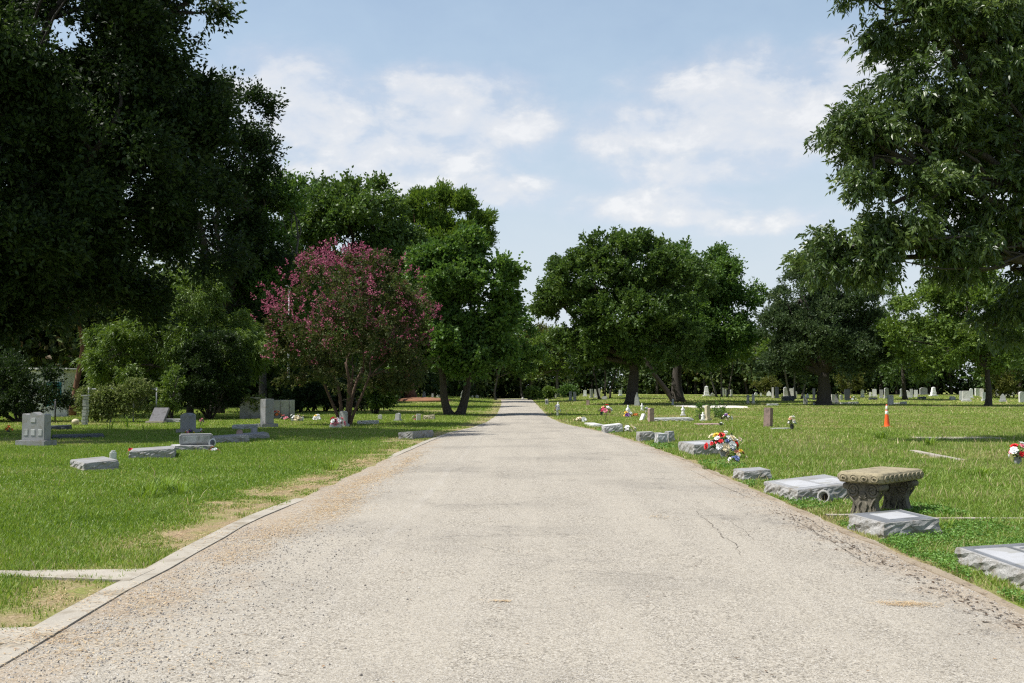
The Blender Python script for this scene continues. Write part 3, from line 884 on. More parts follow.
# right
d = 92
p = on(824, 405, d)
tree('cedar_tree', 'dense grey-green cedar with a rounded cone outline and hidden thick trunk', 'tree', (p.x, d, 0),
     [lob(815, 275, 24, 28, d), lob(800, 300, 32, 34, d), lob(842, 305, 36, 38, d), lob(785, 335, 30, 34, d), lob(822, 340, 52, 42, d), lob(865, 345, 26, 36, d), lob(830, 365, 44, 22, d), lob(780, 362, 22, 20, d)],
     CED, M['bark'], .75, (0, 0, 3), SH, 131, nleaf=120000, L=.27, Wd=.12, nsub=170, ncl=2000, cr=.38, up=.5, twigs=40, subr=.27, zlo=-.5)
d = 88
p = on(988, 406, d)
tree('elm_tree', 'bright green tree with a straight dark trunk beyond the orange cone', 'tree', (p.x, d, 0),
     [lob(965, 292, 36, 26, d), lob(935, 315, 32, 32, d), lob(985, 318, 40, 36, d), lob(950, 350, 44, 30, d), lob(990, 358, 34, 24, d), lob(908, 340, 22, 30, d), lob(1020, 330, 30, 34, d)],
     LIM, M['bark'], .3, (0, 0, 3.4), SH, 141, nleaf=44000, L=.3, Wd=.19, nsub=90, ncl=800, cr=.5, twigs=50, subr=.3)
d = 112
p = on(905, 398, d)
tree('pine_tree', 'narrow pointed evergreen standing between the cedar and the bright elm', 'tree', (p.x, d, 0),
     [lob(893, 320, 12, 26, d), lob(898, 350, 18, 26, d), lob(905, 370, 26, 20, d), lob(890, 303, 6, 12, d)], OAK, M['bark'], .25, (0, 0, 5), SH, 151, nleaf=14000, L=.34, Wd=.14, nsub=40, ncl=320, cr=.5, twigs=24)
d = 118
p = on(1040, 400, d)
tree('oak_tree', 'dark oak at the far edge of the lawn beneath the pecan', 'tree', (p.x, d, 0),
     [lob(1035, 330, 45, 40, d), lob(1075, 310, 55, 55, d), lob(1010, 365, 30, 24, d), lob(1060, 360, 60, 28, d)], OAK, M['bark'], .5, (0, 0, 4), SH, 161, nleaf=26000, L=.36, Wd=.22, nsub=60, ncl=520, cr=.6, twigs=30)

# dark evergreen hedge, the wispy cedar, bushes on the left
def bush(name, label, cat, base, lobes, leaf, seed, group='shrubs along the boundary', **kw):
    b = Vector((base[0], base[1], 0))
    t = thing(name, b, label, cat, group)
    lb = [((c[0] - b.x, c[1] - b.y, c[2]), rad) for c, rad in lobes]
    g, S = crown_geo(lb, seed=seed, **kw)
    g.build('foliage', leaf, t, attr=True)
    st = Geo(); r = np.random.default_rng(seed)
    for c, rad in lb:
        for _ in range(3):
            st.tube(bend((r.normal(0, .1), r.normal(0, .1), -.1), np.array(c) + r.normal(0, .2, 3) * np.array(rad), r, .06, 6), np.linspace(.05, .012, 6), 6)
    st.build('stems', M['bark'], t, smooth=True)
    return t


d = 51
p = on(210, 417, d)
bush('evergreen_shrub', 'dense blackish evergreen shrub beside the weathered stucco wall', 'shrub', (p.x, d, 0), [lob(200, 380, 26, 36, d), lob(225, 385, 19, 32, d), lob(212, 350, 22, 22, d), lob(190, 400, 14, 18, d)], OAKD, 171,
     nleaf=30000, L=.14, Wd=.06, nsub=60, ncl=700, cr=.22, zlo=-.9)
p = on(150, 412, d)
wc = tree('cedar_tree', 'wispy yellow-green juniper with drooping feathery sprays behind the vine fence', 'tree', (on(190, 415, 53).x, 53, 0),
          [lob(165, 345, 45, 40, 53), lob(215, 330, 40, 38, 53), lob(190, 300, 34, 30, 53), lob(245, 350, 28, 26, 53), lob(130, 368, 38, 26, 53), lob(215, 372, 46, 24, 53), lob(205, 275, 18, 18, 53), lob(110, 350, 30, 22, 53)],
          LIM, M['bark'], .2, (0, 0, 2.5), SH, 181, nleaf=64000, L=.26, Wd=.05, nsub=120, ncl=1000, cr=.26, up=-.05, droop=.35, twigs=60, subr=.3)
d = 47
p = on(20, 420, d)
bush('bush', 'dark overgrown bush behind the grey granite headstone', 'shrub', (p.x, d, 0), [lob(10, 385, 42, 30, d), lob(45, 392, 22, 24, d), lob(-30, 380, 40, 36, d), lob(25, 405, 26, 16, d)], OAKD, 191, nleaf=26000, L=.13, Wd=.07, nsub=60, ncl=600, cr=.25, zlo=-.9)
d = 49
p = on(170, 412, d)
bush('bush', 'light green leggy bush beside the end post of the vine fence', 'shrub', (p.x, d, 0), [lob(168, 395, 9, 22, d), lob(176, 380, 8, 16, d), lob(163, 408, 8, 9, d)], LIM, 195, nleaf=2600, L=.13, Wd=.06, nsub=24, ncl=150, cr=.16, zlo=-.9)
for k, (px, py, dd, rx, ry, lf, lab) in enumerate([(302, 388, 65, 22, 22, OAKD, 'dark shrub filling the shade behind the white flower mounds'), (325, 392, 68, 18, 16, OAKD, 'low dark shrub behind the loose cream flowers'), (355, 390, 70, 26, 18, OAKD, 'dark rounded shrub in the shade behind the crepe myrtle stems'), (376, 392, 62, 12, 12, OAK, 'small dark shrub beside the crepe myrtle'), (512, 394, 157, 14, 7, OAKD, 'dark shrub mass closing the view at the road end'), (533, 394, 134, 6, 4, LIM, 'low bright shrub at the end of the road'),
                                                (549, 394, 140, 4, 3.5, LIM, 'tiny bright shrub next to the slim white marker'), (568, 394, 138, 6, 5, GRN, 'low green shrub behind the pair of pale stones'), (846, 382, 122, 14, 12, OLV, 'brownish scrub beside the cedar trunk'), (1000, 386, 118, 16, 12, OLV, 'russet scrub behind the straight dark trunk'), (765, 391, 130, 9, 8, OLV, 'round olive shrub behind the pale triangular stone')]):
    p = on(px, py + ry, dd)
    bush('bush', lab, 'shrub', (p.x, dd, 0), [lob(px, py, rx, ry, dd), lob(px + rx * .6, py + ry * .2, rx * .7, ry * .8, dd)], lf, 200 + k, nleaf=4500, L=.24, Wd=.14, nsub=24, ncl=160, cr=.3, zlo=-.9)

# the far woods: one mass of foliage with trunks, nobody could count them
r = np.random.default_rng(77)
g, tk = Geo(), Geo()
LINE = [(-420, 62), (-200, 64), (-60, 66), (40, 70), (120, 76), (200, 80), (280, 88), (350, 105), (420, 132), (480, 152), (560, 165), (640, 160), (720, 152), (800, 150), (880, 148), (960, 146), (1040, 142), (1150, 138), (1400, 132)]
lx, ld = np.array(LINE, float).T
TOP = np.interp
for k in range(290):
    px = r.uniform(-400, 1380)
    dd = np.interp(px, lx, ld) + r.uniform(0, 12)
    c = on(px, 395, dd)
    ht = np.interp(px, [-400, 0, 250, 400, 520, 560, 700, 900, 1000, 1400], [13, 12, 11, 11, 9.5, 8, 9.5, 10.5, 12, 14]) * r.uniform(.75, 1.1)
    w_ = r.uniform(2.6, 4.6)
    lb = [((c.x, dd, ht * .68), (w_, w_, ht * .34)), ((c.x + r.normal(0, 1.2), dd - .8, ht * .36), (w_ * .95, w_ * .9, ht * .22))]
    lb.append(((c.x + r.normal(0, 1.5), dd + 2, 1.3), (w_ * 1.2, w_ * .6, 1.7)))
    lb = [((a_[0], a_[1], a_[2] + .5), b_) for a_, b_ in lb]
    C, D, S = make_clumps(lb, 26, 130, r, .36, -.7, .3)
    per = 9
    off = r.normal(0, .62, (len(C), per, 3))
    tn = r.choice([.25, .45, .55, .75, .9], p=[.25, .3, .25, .15, .05])
    leafquads(g, (C[:, None] + off).reshape(-1, 3), (np.repeat(D[:, None], per, 1) * .6 + r.normal(0, .6, off.shape)).reshape(-1, 3), .62, .42, r, tn + r.normal(0, .12, len(C) * per), .2)
    tk.tube(bend((c.x, dd, -.1), (c.x + r.normal(0, .5), dd, ht * .6), r, .03, 6), np.linspace(.26, .12, 6), 7, mat=1)
g.v += tk.v; off_ = g.n
g.f += [f + off_ for f in tk.f]; g.m += tk.m; g.a += tk.a; g.n += tk.n
tag(g.build('woods', [WOOD, M['bark']], attr=True), 'mass of dark woodland along the far edge of the cemetery', 'woods', kind='stuff')
# ------------------------------------------------------------------ grass, weeds, litter
GRASS = leaf_mat('grass_blade', [(0, (.095, .17, .02)), (.4, (.168, .27, .038)), (.7, (.245, .325, .072)), (.88, (.34, .33, .13)), (1, (.48, .4, .22))], .35, .5, .3)
CLOVER = leaf_mat('clover_leaf', [(0, (.06, .14, .022)), (.5, (.12, .24, .04)), (1, (.2, .32, .08))], .3, .5, .3)


def grow_grass():
    r = np.random.default_rng(99)
    g = Geo()
    bands = [(4.5, 8, 3600), (8, 11, 4600), (11, 15, 3300), (15, 20, 2100), (20, 28, 1050), (28, 40, 400), (40, 60, 150), (60, 95, 45), (95, 138, 14)]
    for d0, d1, den in bands:
        xl = .56 * d1 + 1.2
        n = int(den * (d1 - d0) * 2 * xl)
        y = r.uniform(d0, d1, n); x = r.uniform(-xl, xl, n)
        k = (np.abs(x) < .56 * y + 1.0) & ((x < ledge(y) - .1) | (x > redge(y) + .1))
        x, y = x[k], y[k]
        # the kerb strips stay bare, more or less
        kb = (x > ledge(y) - np.interp(y, [3, 6, 9, 14, 60], [.34, .29, .24, .18, .12]) - .02) & (x < ledge(y)) & (r.random(len(x)) < np.interp(y, [8, 13.2, 14, 23, 24.5, 34], [1, .97, .2, .2, .7, .95]))
        dry = dryness(x, y)
        keep = (~kb) & (r.random(len(x)) > dry * 1.02)
        for bx, by, rz, hx, hy in BLOCK:
            q = (np.abs(x - bx) < 4) & (np.abs(y - by) < 4)
            if not q.any(): continue
            u = (x - bx) * math.cos(rz) + (y - by) * math.sin(rz); v = -(x - bx) * math.sin(rz) + (y - by) * math.cos(rz)
            keep &= ~((np.abs(u) < hx) & (np.abs(v) < hy))
        x, y, dry = x[keep], y[keep], dry[keep]
        n = len(x)
        sc = max(1, (d0 + d1) / 2 / 9)
        big = lump(x, y, 21, .9); mid = lump(x, y, 22, 3.5)
        right = x > 0
        h = (np.where(right & ~((x < 5.4) & (y < 22)), .068, .05) * (1 + .25 * mid + .25 * r.normal(0, 1, n)) + .035 * np.clip(big, 0, 1)) * np.clip(1.1 - .5 * dry, .4, 2)
        tall = (r.random(n) < np.where(right & (y > 12) & (y < 32), .02, .004))
        h = np.where(tall, h * r.uniform(1.5, 2.4, n), h)
        h = np.clip(h, .025, .3) * np.interp(y, [0, 26, 50, 140], [1, 1, .85, 1.2])
        wd = .0036 * sc ** 1.0 * r.uniform(.7, 1.4, n)
        a = r.uniform(0, 2 * math.pi, n)
        sd_ = np.stack([np.cos(a), np.sin(a), 0 * a], 1)
        b = r.uniform(0, 2 * math.pi, n)
        ln = np.stack([np.cos(b), np.sin(b), 0 * b], 1) * (h * r.uniform(.15, .8, n))[:, None]
        p = np.stack([x, y, gz(x, y) - .01], 1)
        z = np.array([0, 0, 1.0])
        tint = .41 + .13 * mid + .15 * big + r.normal(0, .16, n) + .35 * dry + np.where(right, .13, 0) + np.where(tall, .3, 0) + np.where(r.random(n) < np.interp(y, [10, 40], [.07, .03]), .4, 0) + np.clip((y - 25) / 120, 0, .12)
        if d1 <= 20:
            v = np.stack([p - sd_ * wd[:, None], p + sd_ * wd[:, None], p + ln * .4 + z * (h * .6)[:, None] + sd_ * wd[:, None] * .8, p + ln * .4 + z * (h * .6)[:, None] - sd_ * wd[:, None] * .8, p + ln + z * h[:, None]], 1).reshape(-1, 3)
            i = np.arange(n)[:, None] * 5
            base = g.n
            g.add(v, i + np.array([[0, 1, 2, 3]]), 0, np.clip(tint, 0, 1))
            g.f.append(i + np.array([[3, 2, 4]]) + base); g.m.append(np.zeros(n, int)); g.a.append(np.clip(tint, 0, 1))
        else:
            v = np.stack([p - sd_ * wd[:, None] * 1.3, p + sd_ * wd[:, None] * 1.3, p + ln + z * h[:, None]], 1).reshape(-1, 3)
            g.add(v, np.arange(n)[:, None] * 3 + np.array([[0, 1, 2]]), 0, np.clip(tint, 0, 1))
    # coarse tufts
    for px, py, k, hh in [(148, 497, 60, .26), (165, 492, 60, .28), (180, 495, 50, .24), (140, 500, 40, .22), (330, 470, 30, .2), (60, 505, 40, .2), (980, 478, 60, .22), (940, 533, 30, .2), (846, 508, 20, .12), (710, 470, 40, .18),
                          (110, 430, 6, .5), (128, 428, 6, .55), (144, 432, 6, .5), (880, 440, 60, .3), (930, 447, 60, .3), (690, 420, 20, .3)]:
        c = at(px, py)
        a = r.uniform(0, 6.28, k); q = r.uniform(0, .16, k)
        p = np.stack([c.x + q * np.cos(a), c.y + q * np.sin(a), np.full(k, -.01)], 1)
        h = hh * r.uniform(.5, 1.1, k)
        ln = np.stack([np.cos(a), np.sin(a), 0 * a], 1) * (h * r.uniform(.4, 1.0, k))[:, None]
        sd_ = np.stack([-np.sin(a), np.cos(a), 0 * a], 1) * .006 * max(1, c.y / 12)
        z = np.array([0, 0, 1.0])
        v = np.stack([p - sd_, p + sd_, p + ln * .45 + z * (h * .75)[:, None] + sd_ * .8, p + ln * .45 + z * (h * .75)[:, None] - sd_ * .8, p + ln + z * h[:, None]], 1).reshape(-1, 3)
        i = np.arange(k)[:, None] * 5
        base = g.n
        t = np.clip(.4 + r.normal(0, .1, k), 0, 1)
        g.add(v, i + np.array([[0, 1, 2, 3]]), 0, t)
        g.f.append(i + np.array([[3, 2, 4]]) + base); g.m.append(np.zeros(k, int)); g.a.append(t)
    tag(g.build('grass', GRASS, attr=True), 'mown green grass covering both lawns', 'grass', kind='stuff')

    # broad-leaved weeds round the slabs
    g = Geo()
    for px, py, rx, ry, k in [(905, 560, .42, .55, 2600), (960, 545, .7, .6, 3600), (1000, 532, .7, .5, 2000), (930, 575, .3, .4, 1500), (890, 548, .25, .3, 900), (955, 590, .12, .5, 700), (1010, 603, .12, .3, 500), (815, 508, .3, .45, 700), (848, 506, .3, .4, 600), (790, 505, .12, .5, 300),
                              (745, 485, .15, .5, 300), (930, 516, .5, .25, 1100), (780, 487, .2, .4, 300), (920, 510, .3, .3, 600), (660, 447, .5, 1.2, 500), (720, 466, .5, .8, 500), (850, 528, .12, .3, 300), (600, 432, .6, 2, 300)]:
        c = at(px, py)
        q = np.sqrt(r.uniform(0, 1, k)); a = r.uniform(0, 6.28, k)
        x, y = c.x + rx * q * np.cos(a), c.y + ry * q * np.sin(a)
        keep = x > redge(y) + .1
        for bx, by, rz, hx, hy in BLOCK:
            u = (x - bx) * math.cos(rz) + (y - by) * math.sin(rz); v = -(x - bx) * math.sin(rz) + (y - by) * math.cos(rz)
            keep &= ~((np.abs(u) < hx) & (np.abs(v) < hy))
        x, y = x[keep], y[keep]; n = len(x)
        hz = .03 + .075 * np.clip(lump(x, y, 31, 6) * .6 + .5, 0, 1)
        z = hz * r.uniform(.35, 1.15, n)
        s = .024 * max(1, c.y / 11)
        t = r.normal(0, 1, (n, 3)); t[:, 2] *= .35
        leafquads(g, np.stack([x, y, z], 1), t, s, s * .85, r, .5 + r.normal(0, .18, n) + .12 * lump(x, y, 32, 5), .1)
    tag(g.build('weeds', CLOVER, attr=True), 'low broad-leaved weeds around the grave slabs', 'weeds', kind='stuff')

    # loose stones at the road edge
    g = Geo()
    n = 5200
    y = r.uniform(4.2, 11.5, n); x = ledge(y) + np.abs(r.normal(0, .75, n)) + .03
    s = r.uniform(.004, .0105, n)
    x2 = redge(y) - np.abs(r.normal(0, .3, n)) - .03
    y2 = r.uniform(5, 16, n)
    x2 = redge(y2) - np.abs(r.normal(0, .3, n)) - .03
    pick = r.random(n) < .25
    x, y = np.where(pick, x2, x), np.where(pick, y2, y)
    oc = np.array([(1, 0, 0), (0, 1, 0), (-1, 0, 0), (0, -1, 0), (0, 0, .75), (0, 0, -.5)], float)
    ang = r.uniform(0, 6.28, n)
    v = oc[None] * s[:, None, None] * r.uniform(.6, 1.4, (n, 6, 1))
    v = np.stack([v[..., 0] * np.cos(ang)[:, None] - v[..., 1] * np.sin(ang)[:, None], v[..., 0] * np.sin(ang)[:, None] + v[..., 1] * np.cos(ang)[:, None], v[..., 2]], -1)
    tt_ = np.clip((x - ledge(y)) / (redge(y) - ledge(y)), 0, 1)
    v += np.stack([x, y, .0085 + .035 * np.sin(np.pi * tt_)], 1)[:, None]
    fo = np.array([(0, 1, 4), (1, 2, 4), (2, 3, 4), (3, 0, 4), (1, 0, 5), (2, 1, 5), (3, 2, 5), (0, 3, 5)])
    g.add(v.reshape(-1, 3), (np.arange(n)[:, None, None] * 6 + fo[None]).reshape(-1, 3), 0, np.repeat(r.uniform(0, 1, n), 8))
    ST = leaf_mat('loose_stone', [(0, (.1, .09, .08)), (.3, (.24, .22, .2)), (.7, (.36, .335, .29)), (1, (.46, .44, .4))], 0, .9, .2)
    tag(g.build('gravel', ST, attr=True), 'loose chippings along the edges of the road', 'gravel', kind='stuff')

    # straw and bits of dead leaf
    g = Geo()

    def flecks(x, y, L, Wd, lo, hi, zz=.012):
        n = len(x)
        a = r.uniform(0, 6.28, n)
        t = np.stack([np.cos(a), np.sin(a), r.normal(0, .08, n)], 1)
        tt_ = np.clip((x - ledge(y)) / (redge(y) - ledge(y)), 0, 1)
        z = zz + np.where((tt_ > 0) & (tt_ < 1), .035 * np.sin(np.pi * tt_), .01) + r.uniform(0, .004, n)
        s = np.stack([-np.sin(a), np.cos(a), 0 * a], 1)
        L = (L * r.uniform(.5, 1.5, n))[:, None]; Wd = (Wd * r.uniform(.6, 1.4, n))[:, None]
        p = np.stack([x, y, z], 1)
        v = np.stack([p - t * L / 2, p + s * Wd / 2, p + t * L / 2, p - s * Wd / 2], 1).reshape(-1, 3)
        g.add(v, np.arange(n)[:, None] * 4 + np.array([[0, 1, 2, 3]]), 0, r.uniform(lo, hi, n))

    for px, py, rx, ry, k in [(330, 512, .35, .9, 1400), (290, 528, .35, .8, 1200), (255, 545, .3, .8, 700), (350, 500, .3, 1.2, 900), (375, 478, .3, 2, 1000), (345, 490, .2, 2.5, 900), (410, 460, .2, 3, 700), (230, 560, .25, .5, 500), (150, 605, .3, .7, 500), (120, 640, .55, .5, 420), (60, 660, .4, .4, 250), (175, 585, .25, .7, 350), (160, 665, .6, .35, 220),
                              (908, 607, .2, .09, 420), (660, 520, .15, .14, 40), (500, 607, .09, .035, 70), (400, 470, .35, 2.0, 300)]:
        c = at(px, py)
        flecks(c.x + rx * r.normal(0, .6, k), c.y + ry * r.normal(0, .6, k), .045 * max(1, c.y / 9), .004 * max(1, c.y / 8), .62, 1.0)
    k = 900
    y = r.uniform(5, 26, k); x = redge(y) + r.normal(-.08, .12, k)
    flecks(x, y, .03, .012, .0, .55, .02)
    k = 330
    y = r.uniform(6, 13, k) ** 1.0; x = redge(y) - .28 + r.normal(0, .09, k)
    flecks(x, y, .05, .02, .0, .25)
    k = 520
    y = r.uniform(5, 40, k); x = r.uniform(-3, 3.5, k)
    x = np.clip(x, ledge(y) + .1, redge(y) - .1)
    flecks(x, y, .03, .012, .1, .6)
    k = 1500                                   # dead blades lying in the bare patches
    for cx, cy, rx, ry in DRY[:10]:
        kk = 380
        flecks(cx + rx * r.normal(0, .5, kk), cy + ry * r.normal(0, .5, kk), .05 * max(1, cy / 9), .005 * max(1, cy / 9), .5, 1, .014)
    LT = leaf_mat('straw', [(0, (.05, .038, .028)), (.3, (.12, .075, .045)), (.55, (.26, .15, .075)), (.75, (.45, .32, .17)), (1, (.58, .46, .28))], .1, .9, .2)
    tag(g.build('litter', LT, attr=True), 'straw and dead leaf bits scattered at the road edges', 'litter', kind='stuff')


def crack(pts, wd, label):
    g = Geo()
    pp = []
    for a, b in zip(pts[:-1], pts[1:]):
        A, B = at(*a), at(*b)
        for k in range(10):
            q = A.lerp(B, k / 10)
            pp.append((q.x + rnd.gauss(0, .012), q.y + rnd.gauss(0, .012)))
    n = len(pp)
    v = []
    for k, (x, y) in enumerate(pp):
        d_ = Vector((pp[min(k + 1, n - 1)][0] - pp[max(k - 1, 0)][0], pp[min(k + 1, n - 1)][1] - pp[max(k - 1, 0)][1])).normalized()
        w_ = .5 * wd * rnd.uniform(.2, 1.2) * (.4 + math.sin(math.pi * k / n))
        t = min(1, max(0, (x - ledge(y)) / (redge(y) - ledge(y))))
        z = .0105 + .035 * math.sin(math.pi * t)
        v += [(x - d_.y * w_, y + d_.x * w_, z), (x + d_.y * w_, y - d_.x * w_, z)]
    g.add(v, [(2 * k, 2 * k + 1, 2 * k + 3, 2 * k + 2) for k in range(n - 1)])
    return tag(g.build('road_crack', M['crack'], None), label, kind='structure')


M['crack'] = plain_mat('crack_grit', (.16, .142, .118), .95, .3, 60, .1)
for pts, wd in [([(696, 512), (703, 520), (716, 531), (722, 539), (736, 547), (741, 560)], .008), ([(728, 523), (745, 533), (753, 543)], .006), ([(470, 548), (520, 560), (585, 556)], .004),
                ([(792, 520), (818, 535), (846, 552), (880, 575)], .012), ([(805, 518), (835, 538), (868, 556)], .01), ([(690, 470), (720, 486), (760, 503)], .008), ]:
    crack(pts, wd, 'fine dark crack in the road surface')
# ------------------------------------------------------------------ gravestones
def outline(shape, w, h):
    a = w / 2
    if shape == 'round':
        return [(-a, 0), (a, 0)] + [(a * math.cos(t), h - a + a * math.sin(t)) for t in np.linspace(0, math.pi, 13)] if h > a else [(-a, 0), (a, 0), (a, h), (-a, h)]
    if shape == 'arch':
        k = .25 * w
        return [(-a, 0), (a, 0)] + [(a * math.cos(t), h - k + k * math.sin(t)) for t in np.linspace(0, math.pi, 13)]
    if shape == 'gable':
        return [(-a, 0), (a, 0), (a, h * .86), (a * .25, h), (-a * .25, h), (-a, h * .86)]
    if shape == 'peak':
        return [(-a, 0), (a, 0), (a * .8, h * .6), (a * .12, h), (-a * .12, h), (-a * .8, h * .6)]
    if shape == 'serp':
        return [(-a, 0), (a, 0), (a, h * .9)] + [(a * u, h * (.9 + .1 * math.cos(u * math.pi) ** 2 * (1 - abs(u) * .6))) for u in np.linspace(.95, -.95, 15)] + [(-a, h * .9)]
    if shape == 'slant':
        return [(-a, 0), (a, 0), (a, h), (-a, h)]
    if shape == 'notch':
        return [(-a, 0), (a, 0), (a, h * .86), (a * .7, h * .86), (a * .7, h), (-a * .7, h), (-a * .7, h * .86), (-a, h * .86)]
    return [(-a, 0), (a, 0), (a, h), (-a, h)]


def headstone(px, top, base, w, shape, mat, label, yaw=0.0, thick=None, plinth=True, group='upright headstones on the lawn', lean=0.0, d=None, panel=None, name='headstone'):
    p = at(px, base) if d is None else on(px, base, d)
    d = p.y
    H = max(.25, px2m(base - top, d)); Wd = px2m(w, d)
    t = thing(name, (p.x, p.y, 0), label, 'headstone', group, yaw)
    ph = min(.16, .2 * H) if plinth else 0
    th = thick or min(.3, max(.14, .32 * Wd))
    if plinth:
        bm = bevel_box((Wd * 1.3, th * 1.9, ph + .06), .015, 2, (0, 0, (ph - .06) / 2))
        bm_obj('plinth', bm, M[mat], t)
    bm = extrude_outline(outline(shape, Wd, H - ph + (0 if plinth else .05)), th, .012)
    rot = Matrix.Rotation(lean, 4, 'X')
    for v in bm.verts:
        v.co = rot @ v.co; v.co.z += (ph if plinth else -.05) + .001
    tb = bm_obj('tablet', bm, M[mat], t)
    if panel:
        bm = bevel_box((Wd * .7, .014, (H - ph) * .55), .004, 1, (0, -th / 2 - .004, ph + (H - ph) * .48))
        for v in bm.verts: v.co = rot @ v.co
        bm_obj('inscription_panel', bm, M[panel], t)
    block(p.x, p.y, yaw, Wd * .6, th * .9)
    return t


def obelisk(px, top, base, w, mat, label, group='upright headstones on the lawn', yaw=.2, die=True):
    p = at(px, base); d = p.y
    H = px2m(base - top, d); Wd = px2m(w, d)
    t = thing('monument', (p.x, p.y, 0), label, 'monument', group, yaw)
    bm_obj('step', bevel_box((Wd * 1.7, Wd * 1.7, .2), .02, 2, (0, 0, .05)), M[mat], t)
    bm_obj('die', bevel_box((Wd * 1.1, Wd * 1.1, H * .3), .02, 2, (0, 0, .152 + H * .15)), M[mat], t)
    bm = bmesh.new(); bmesh.ops.create_cube(bm, size=1)
    z0 = .154 + H * .3
    for v in bm.verts:
        k = .9 if v.co.z < 0 else .66
        v.co = Vector((v.co.x * Wd * k, v.co.y * Wd * k, z0 + (v.co.z + .5) * (H * .93 - z0)))
    bm_obj('shaft', bm, M[mat], t)
    bm = bmesh.new(); bmesh.ops.create_cone(bm, segments=4, radius1=Wd * .5, radius2=.01, depth=H * .07, cap_ends=True)
    for v in bm.verts: v.co = Matrix.Rotation(math.pi / 4, 4, 'Z') @ v.co; v.co.z += H * .93 + H * .035 + .002
    bm_obj('cap', bm, M[mat], t)
    block(p.x, p.y, yaw, Wd, Wd)
    return t


def rough_slab(sx, sy, h0, h1, seed, over=.0):
    """a slab with a sawn top that slopes across X (h0 on the road side) and rough, pitched sides"""
    r = random.Random(seed)
    bm = bmesh.new()
    nx_, ny_ = max(6, int(sx / .06)), max(6, int(sy / .06))
    loop = [(-sx / 2 + sx * i / nx_, -sy / 2) for i in range(nx_)] + [(sx / 2, -sy / 2 + sy * i / ny_) for i in range(ny_)] + \
           [(sx / 2 - sx * i / nx_, sy / 2) for i in range(nx_)] + [(-sx / 2, sy / 2 - sy * i / ny_) for i in range(ny_)]
    hz = lambda x: h0 + (h1 - h0) * (x + sx / 2) / sx
    levels = [(-.06, 1), (.12, 1), (.3, 1.0), (.5, 1), (.7, .9), (.86, .5), (.95, .2), (1, 0)]
    rings = []
    for f, amp in levels:
        ring = []
        for (x, y) in loop:
            dx, dy = x / (sx / 2), y / (sy / 2)
            ox = (1 if dx > .999 else -1 if dx < -.999 else 0); oy = (1 if dy > .999 else -1 if dy < -.999 else 0)
            k = amp * (.013 * r.random() + .004 + .009 * math.sin(x * 13 + y * 11 + f * 7) + .006 * math.sin(x * 37 + y * 31 + f * 15))
            z = hz(x) * f if f > 0 else f
            if 0 < f < 1: z += r.uniform(-.008, .008)
            ring.append(bm.verts.new((x + ox * k, y + oy * k, z)))
        rings.append(ring)
    n = len(loop)
    for a, b in zip(rings[:-1], rings[1:]):
        for i in range(n):
            bm.faces.new((a[i], a[(i + 1) % n], b[(i + 1) % n], b[i]))
    bm.faces.new(rings[-1])
    return bm, hz


def slab(px, py, sx, sy, h0, h1, label, yaw=0.0, seed=1, top='granite', side='granite_rough', panels=(), group='grave slabs lying along the road', plate=True, base=None, leaves=()):
    """a grave slab lying by the road, its centre on the ground seen at a pixel"""
    p = at(px, py)
    t = thing('grave_slab', (p.x, p.y, 0), label, 'grave slab', group, yaw)
    bm, hz = rough_slab(sx, sy, h0, h1, seed)
    bm_obj('block', bm, M[side], t)
    sl = math.atan2(h1 - h0, sx)

    def sheet(nm, x0, x1, y0, y1, lift, mat, parent, outline_=None):
        bm = bmesh.new()
        pts = outline_ or [(x0, y0), (x1, y0), (x1, y1), (x0, y1)]
        lo = [bm.verts.new((x, y, hz(x) - .01)) for x, y in pts]
        hi = [bm.verts.new((x, y, hz(x) + lift)) for x, y in pts]
        n = len(pts)
        bm.faces.new(hi); bm.faces.new(lo[::-1])
        for i in range(n): bm.faces.new((lo[i], lo[(i + 1) % n], hi[(i + 1) % n], hi[i]))
        return bm_obj(nm, bm, M[mat], parent)
    if plate:
        pl = sheet('polished_top', -sx / 2 + .025, sx / 2 - .025, -sy / 2 + .025, sy / 2 - .025, .004, top, t)
        for (x0, x1, y0, y1, mt_) in panels:
            sheet('inscription_panel', x0 * sx, x1 * sx, y0 * sy, y1 * sy, .008, mt_, pl)
        for (cx, cy, ang, ln) in leaves:         # a carved spray of dark leaves between the panels
            c_, s_ = math.cos(ang), math.sin(ang)
            pts = []
            for q in np.linspace(0, 2 * math.pi, 16, endpoint=False):
                a_, b_ = ln * math.cos(q), ln * .38 * math.sin(q) * (1 - .35 * math.cos(q))
                pts.append((cx * sx + a_ * c_ - b_ * s_, cy * sy + a_ * s_ + b_ * c_))
            sheet('carved_leaf', 0, 0, 0, 0, .011, 'granite_carved', pl, pts)
    if base:
        bm_obj('footing', bevel_box((sx * base, sy * base, .07), .015, 2, (0, 0, .012)), M['concrete'], t)
    block(p.x, p.y, yaw, sx / 2 + .02, sy / 2 + .02)
    return t


# ------------------------------------------------------------------ flowers
PET = {}
for nm, c in dict(red=(.62, .025, .03), pink=(.75, .28, .34), hotpink=(.72, .04, .16), white=(.82, .82, .8), cream=(.78, .68, .48), yellow=(.75, .52, .06), orange=(.72, .22, .05), blue=(.22, .27, .5), purple=(.2, .08, .28), peach=(.78, .4, .24), lavender=(.5, .48, .62), darkred=(.3, .02, .02)).items():
    PET[nm] = plain_mat('petal_' + nm, c, .55, .15, 30, .3)
M['stemgreen'] = plain_mat('flower_green', (.03, .075, .02), .6)
_bl = {}


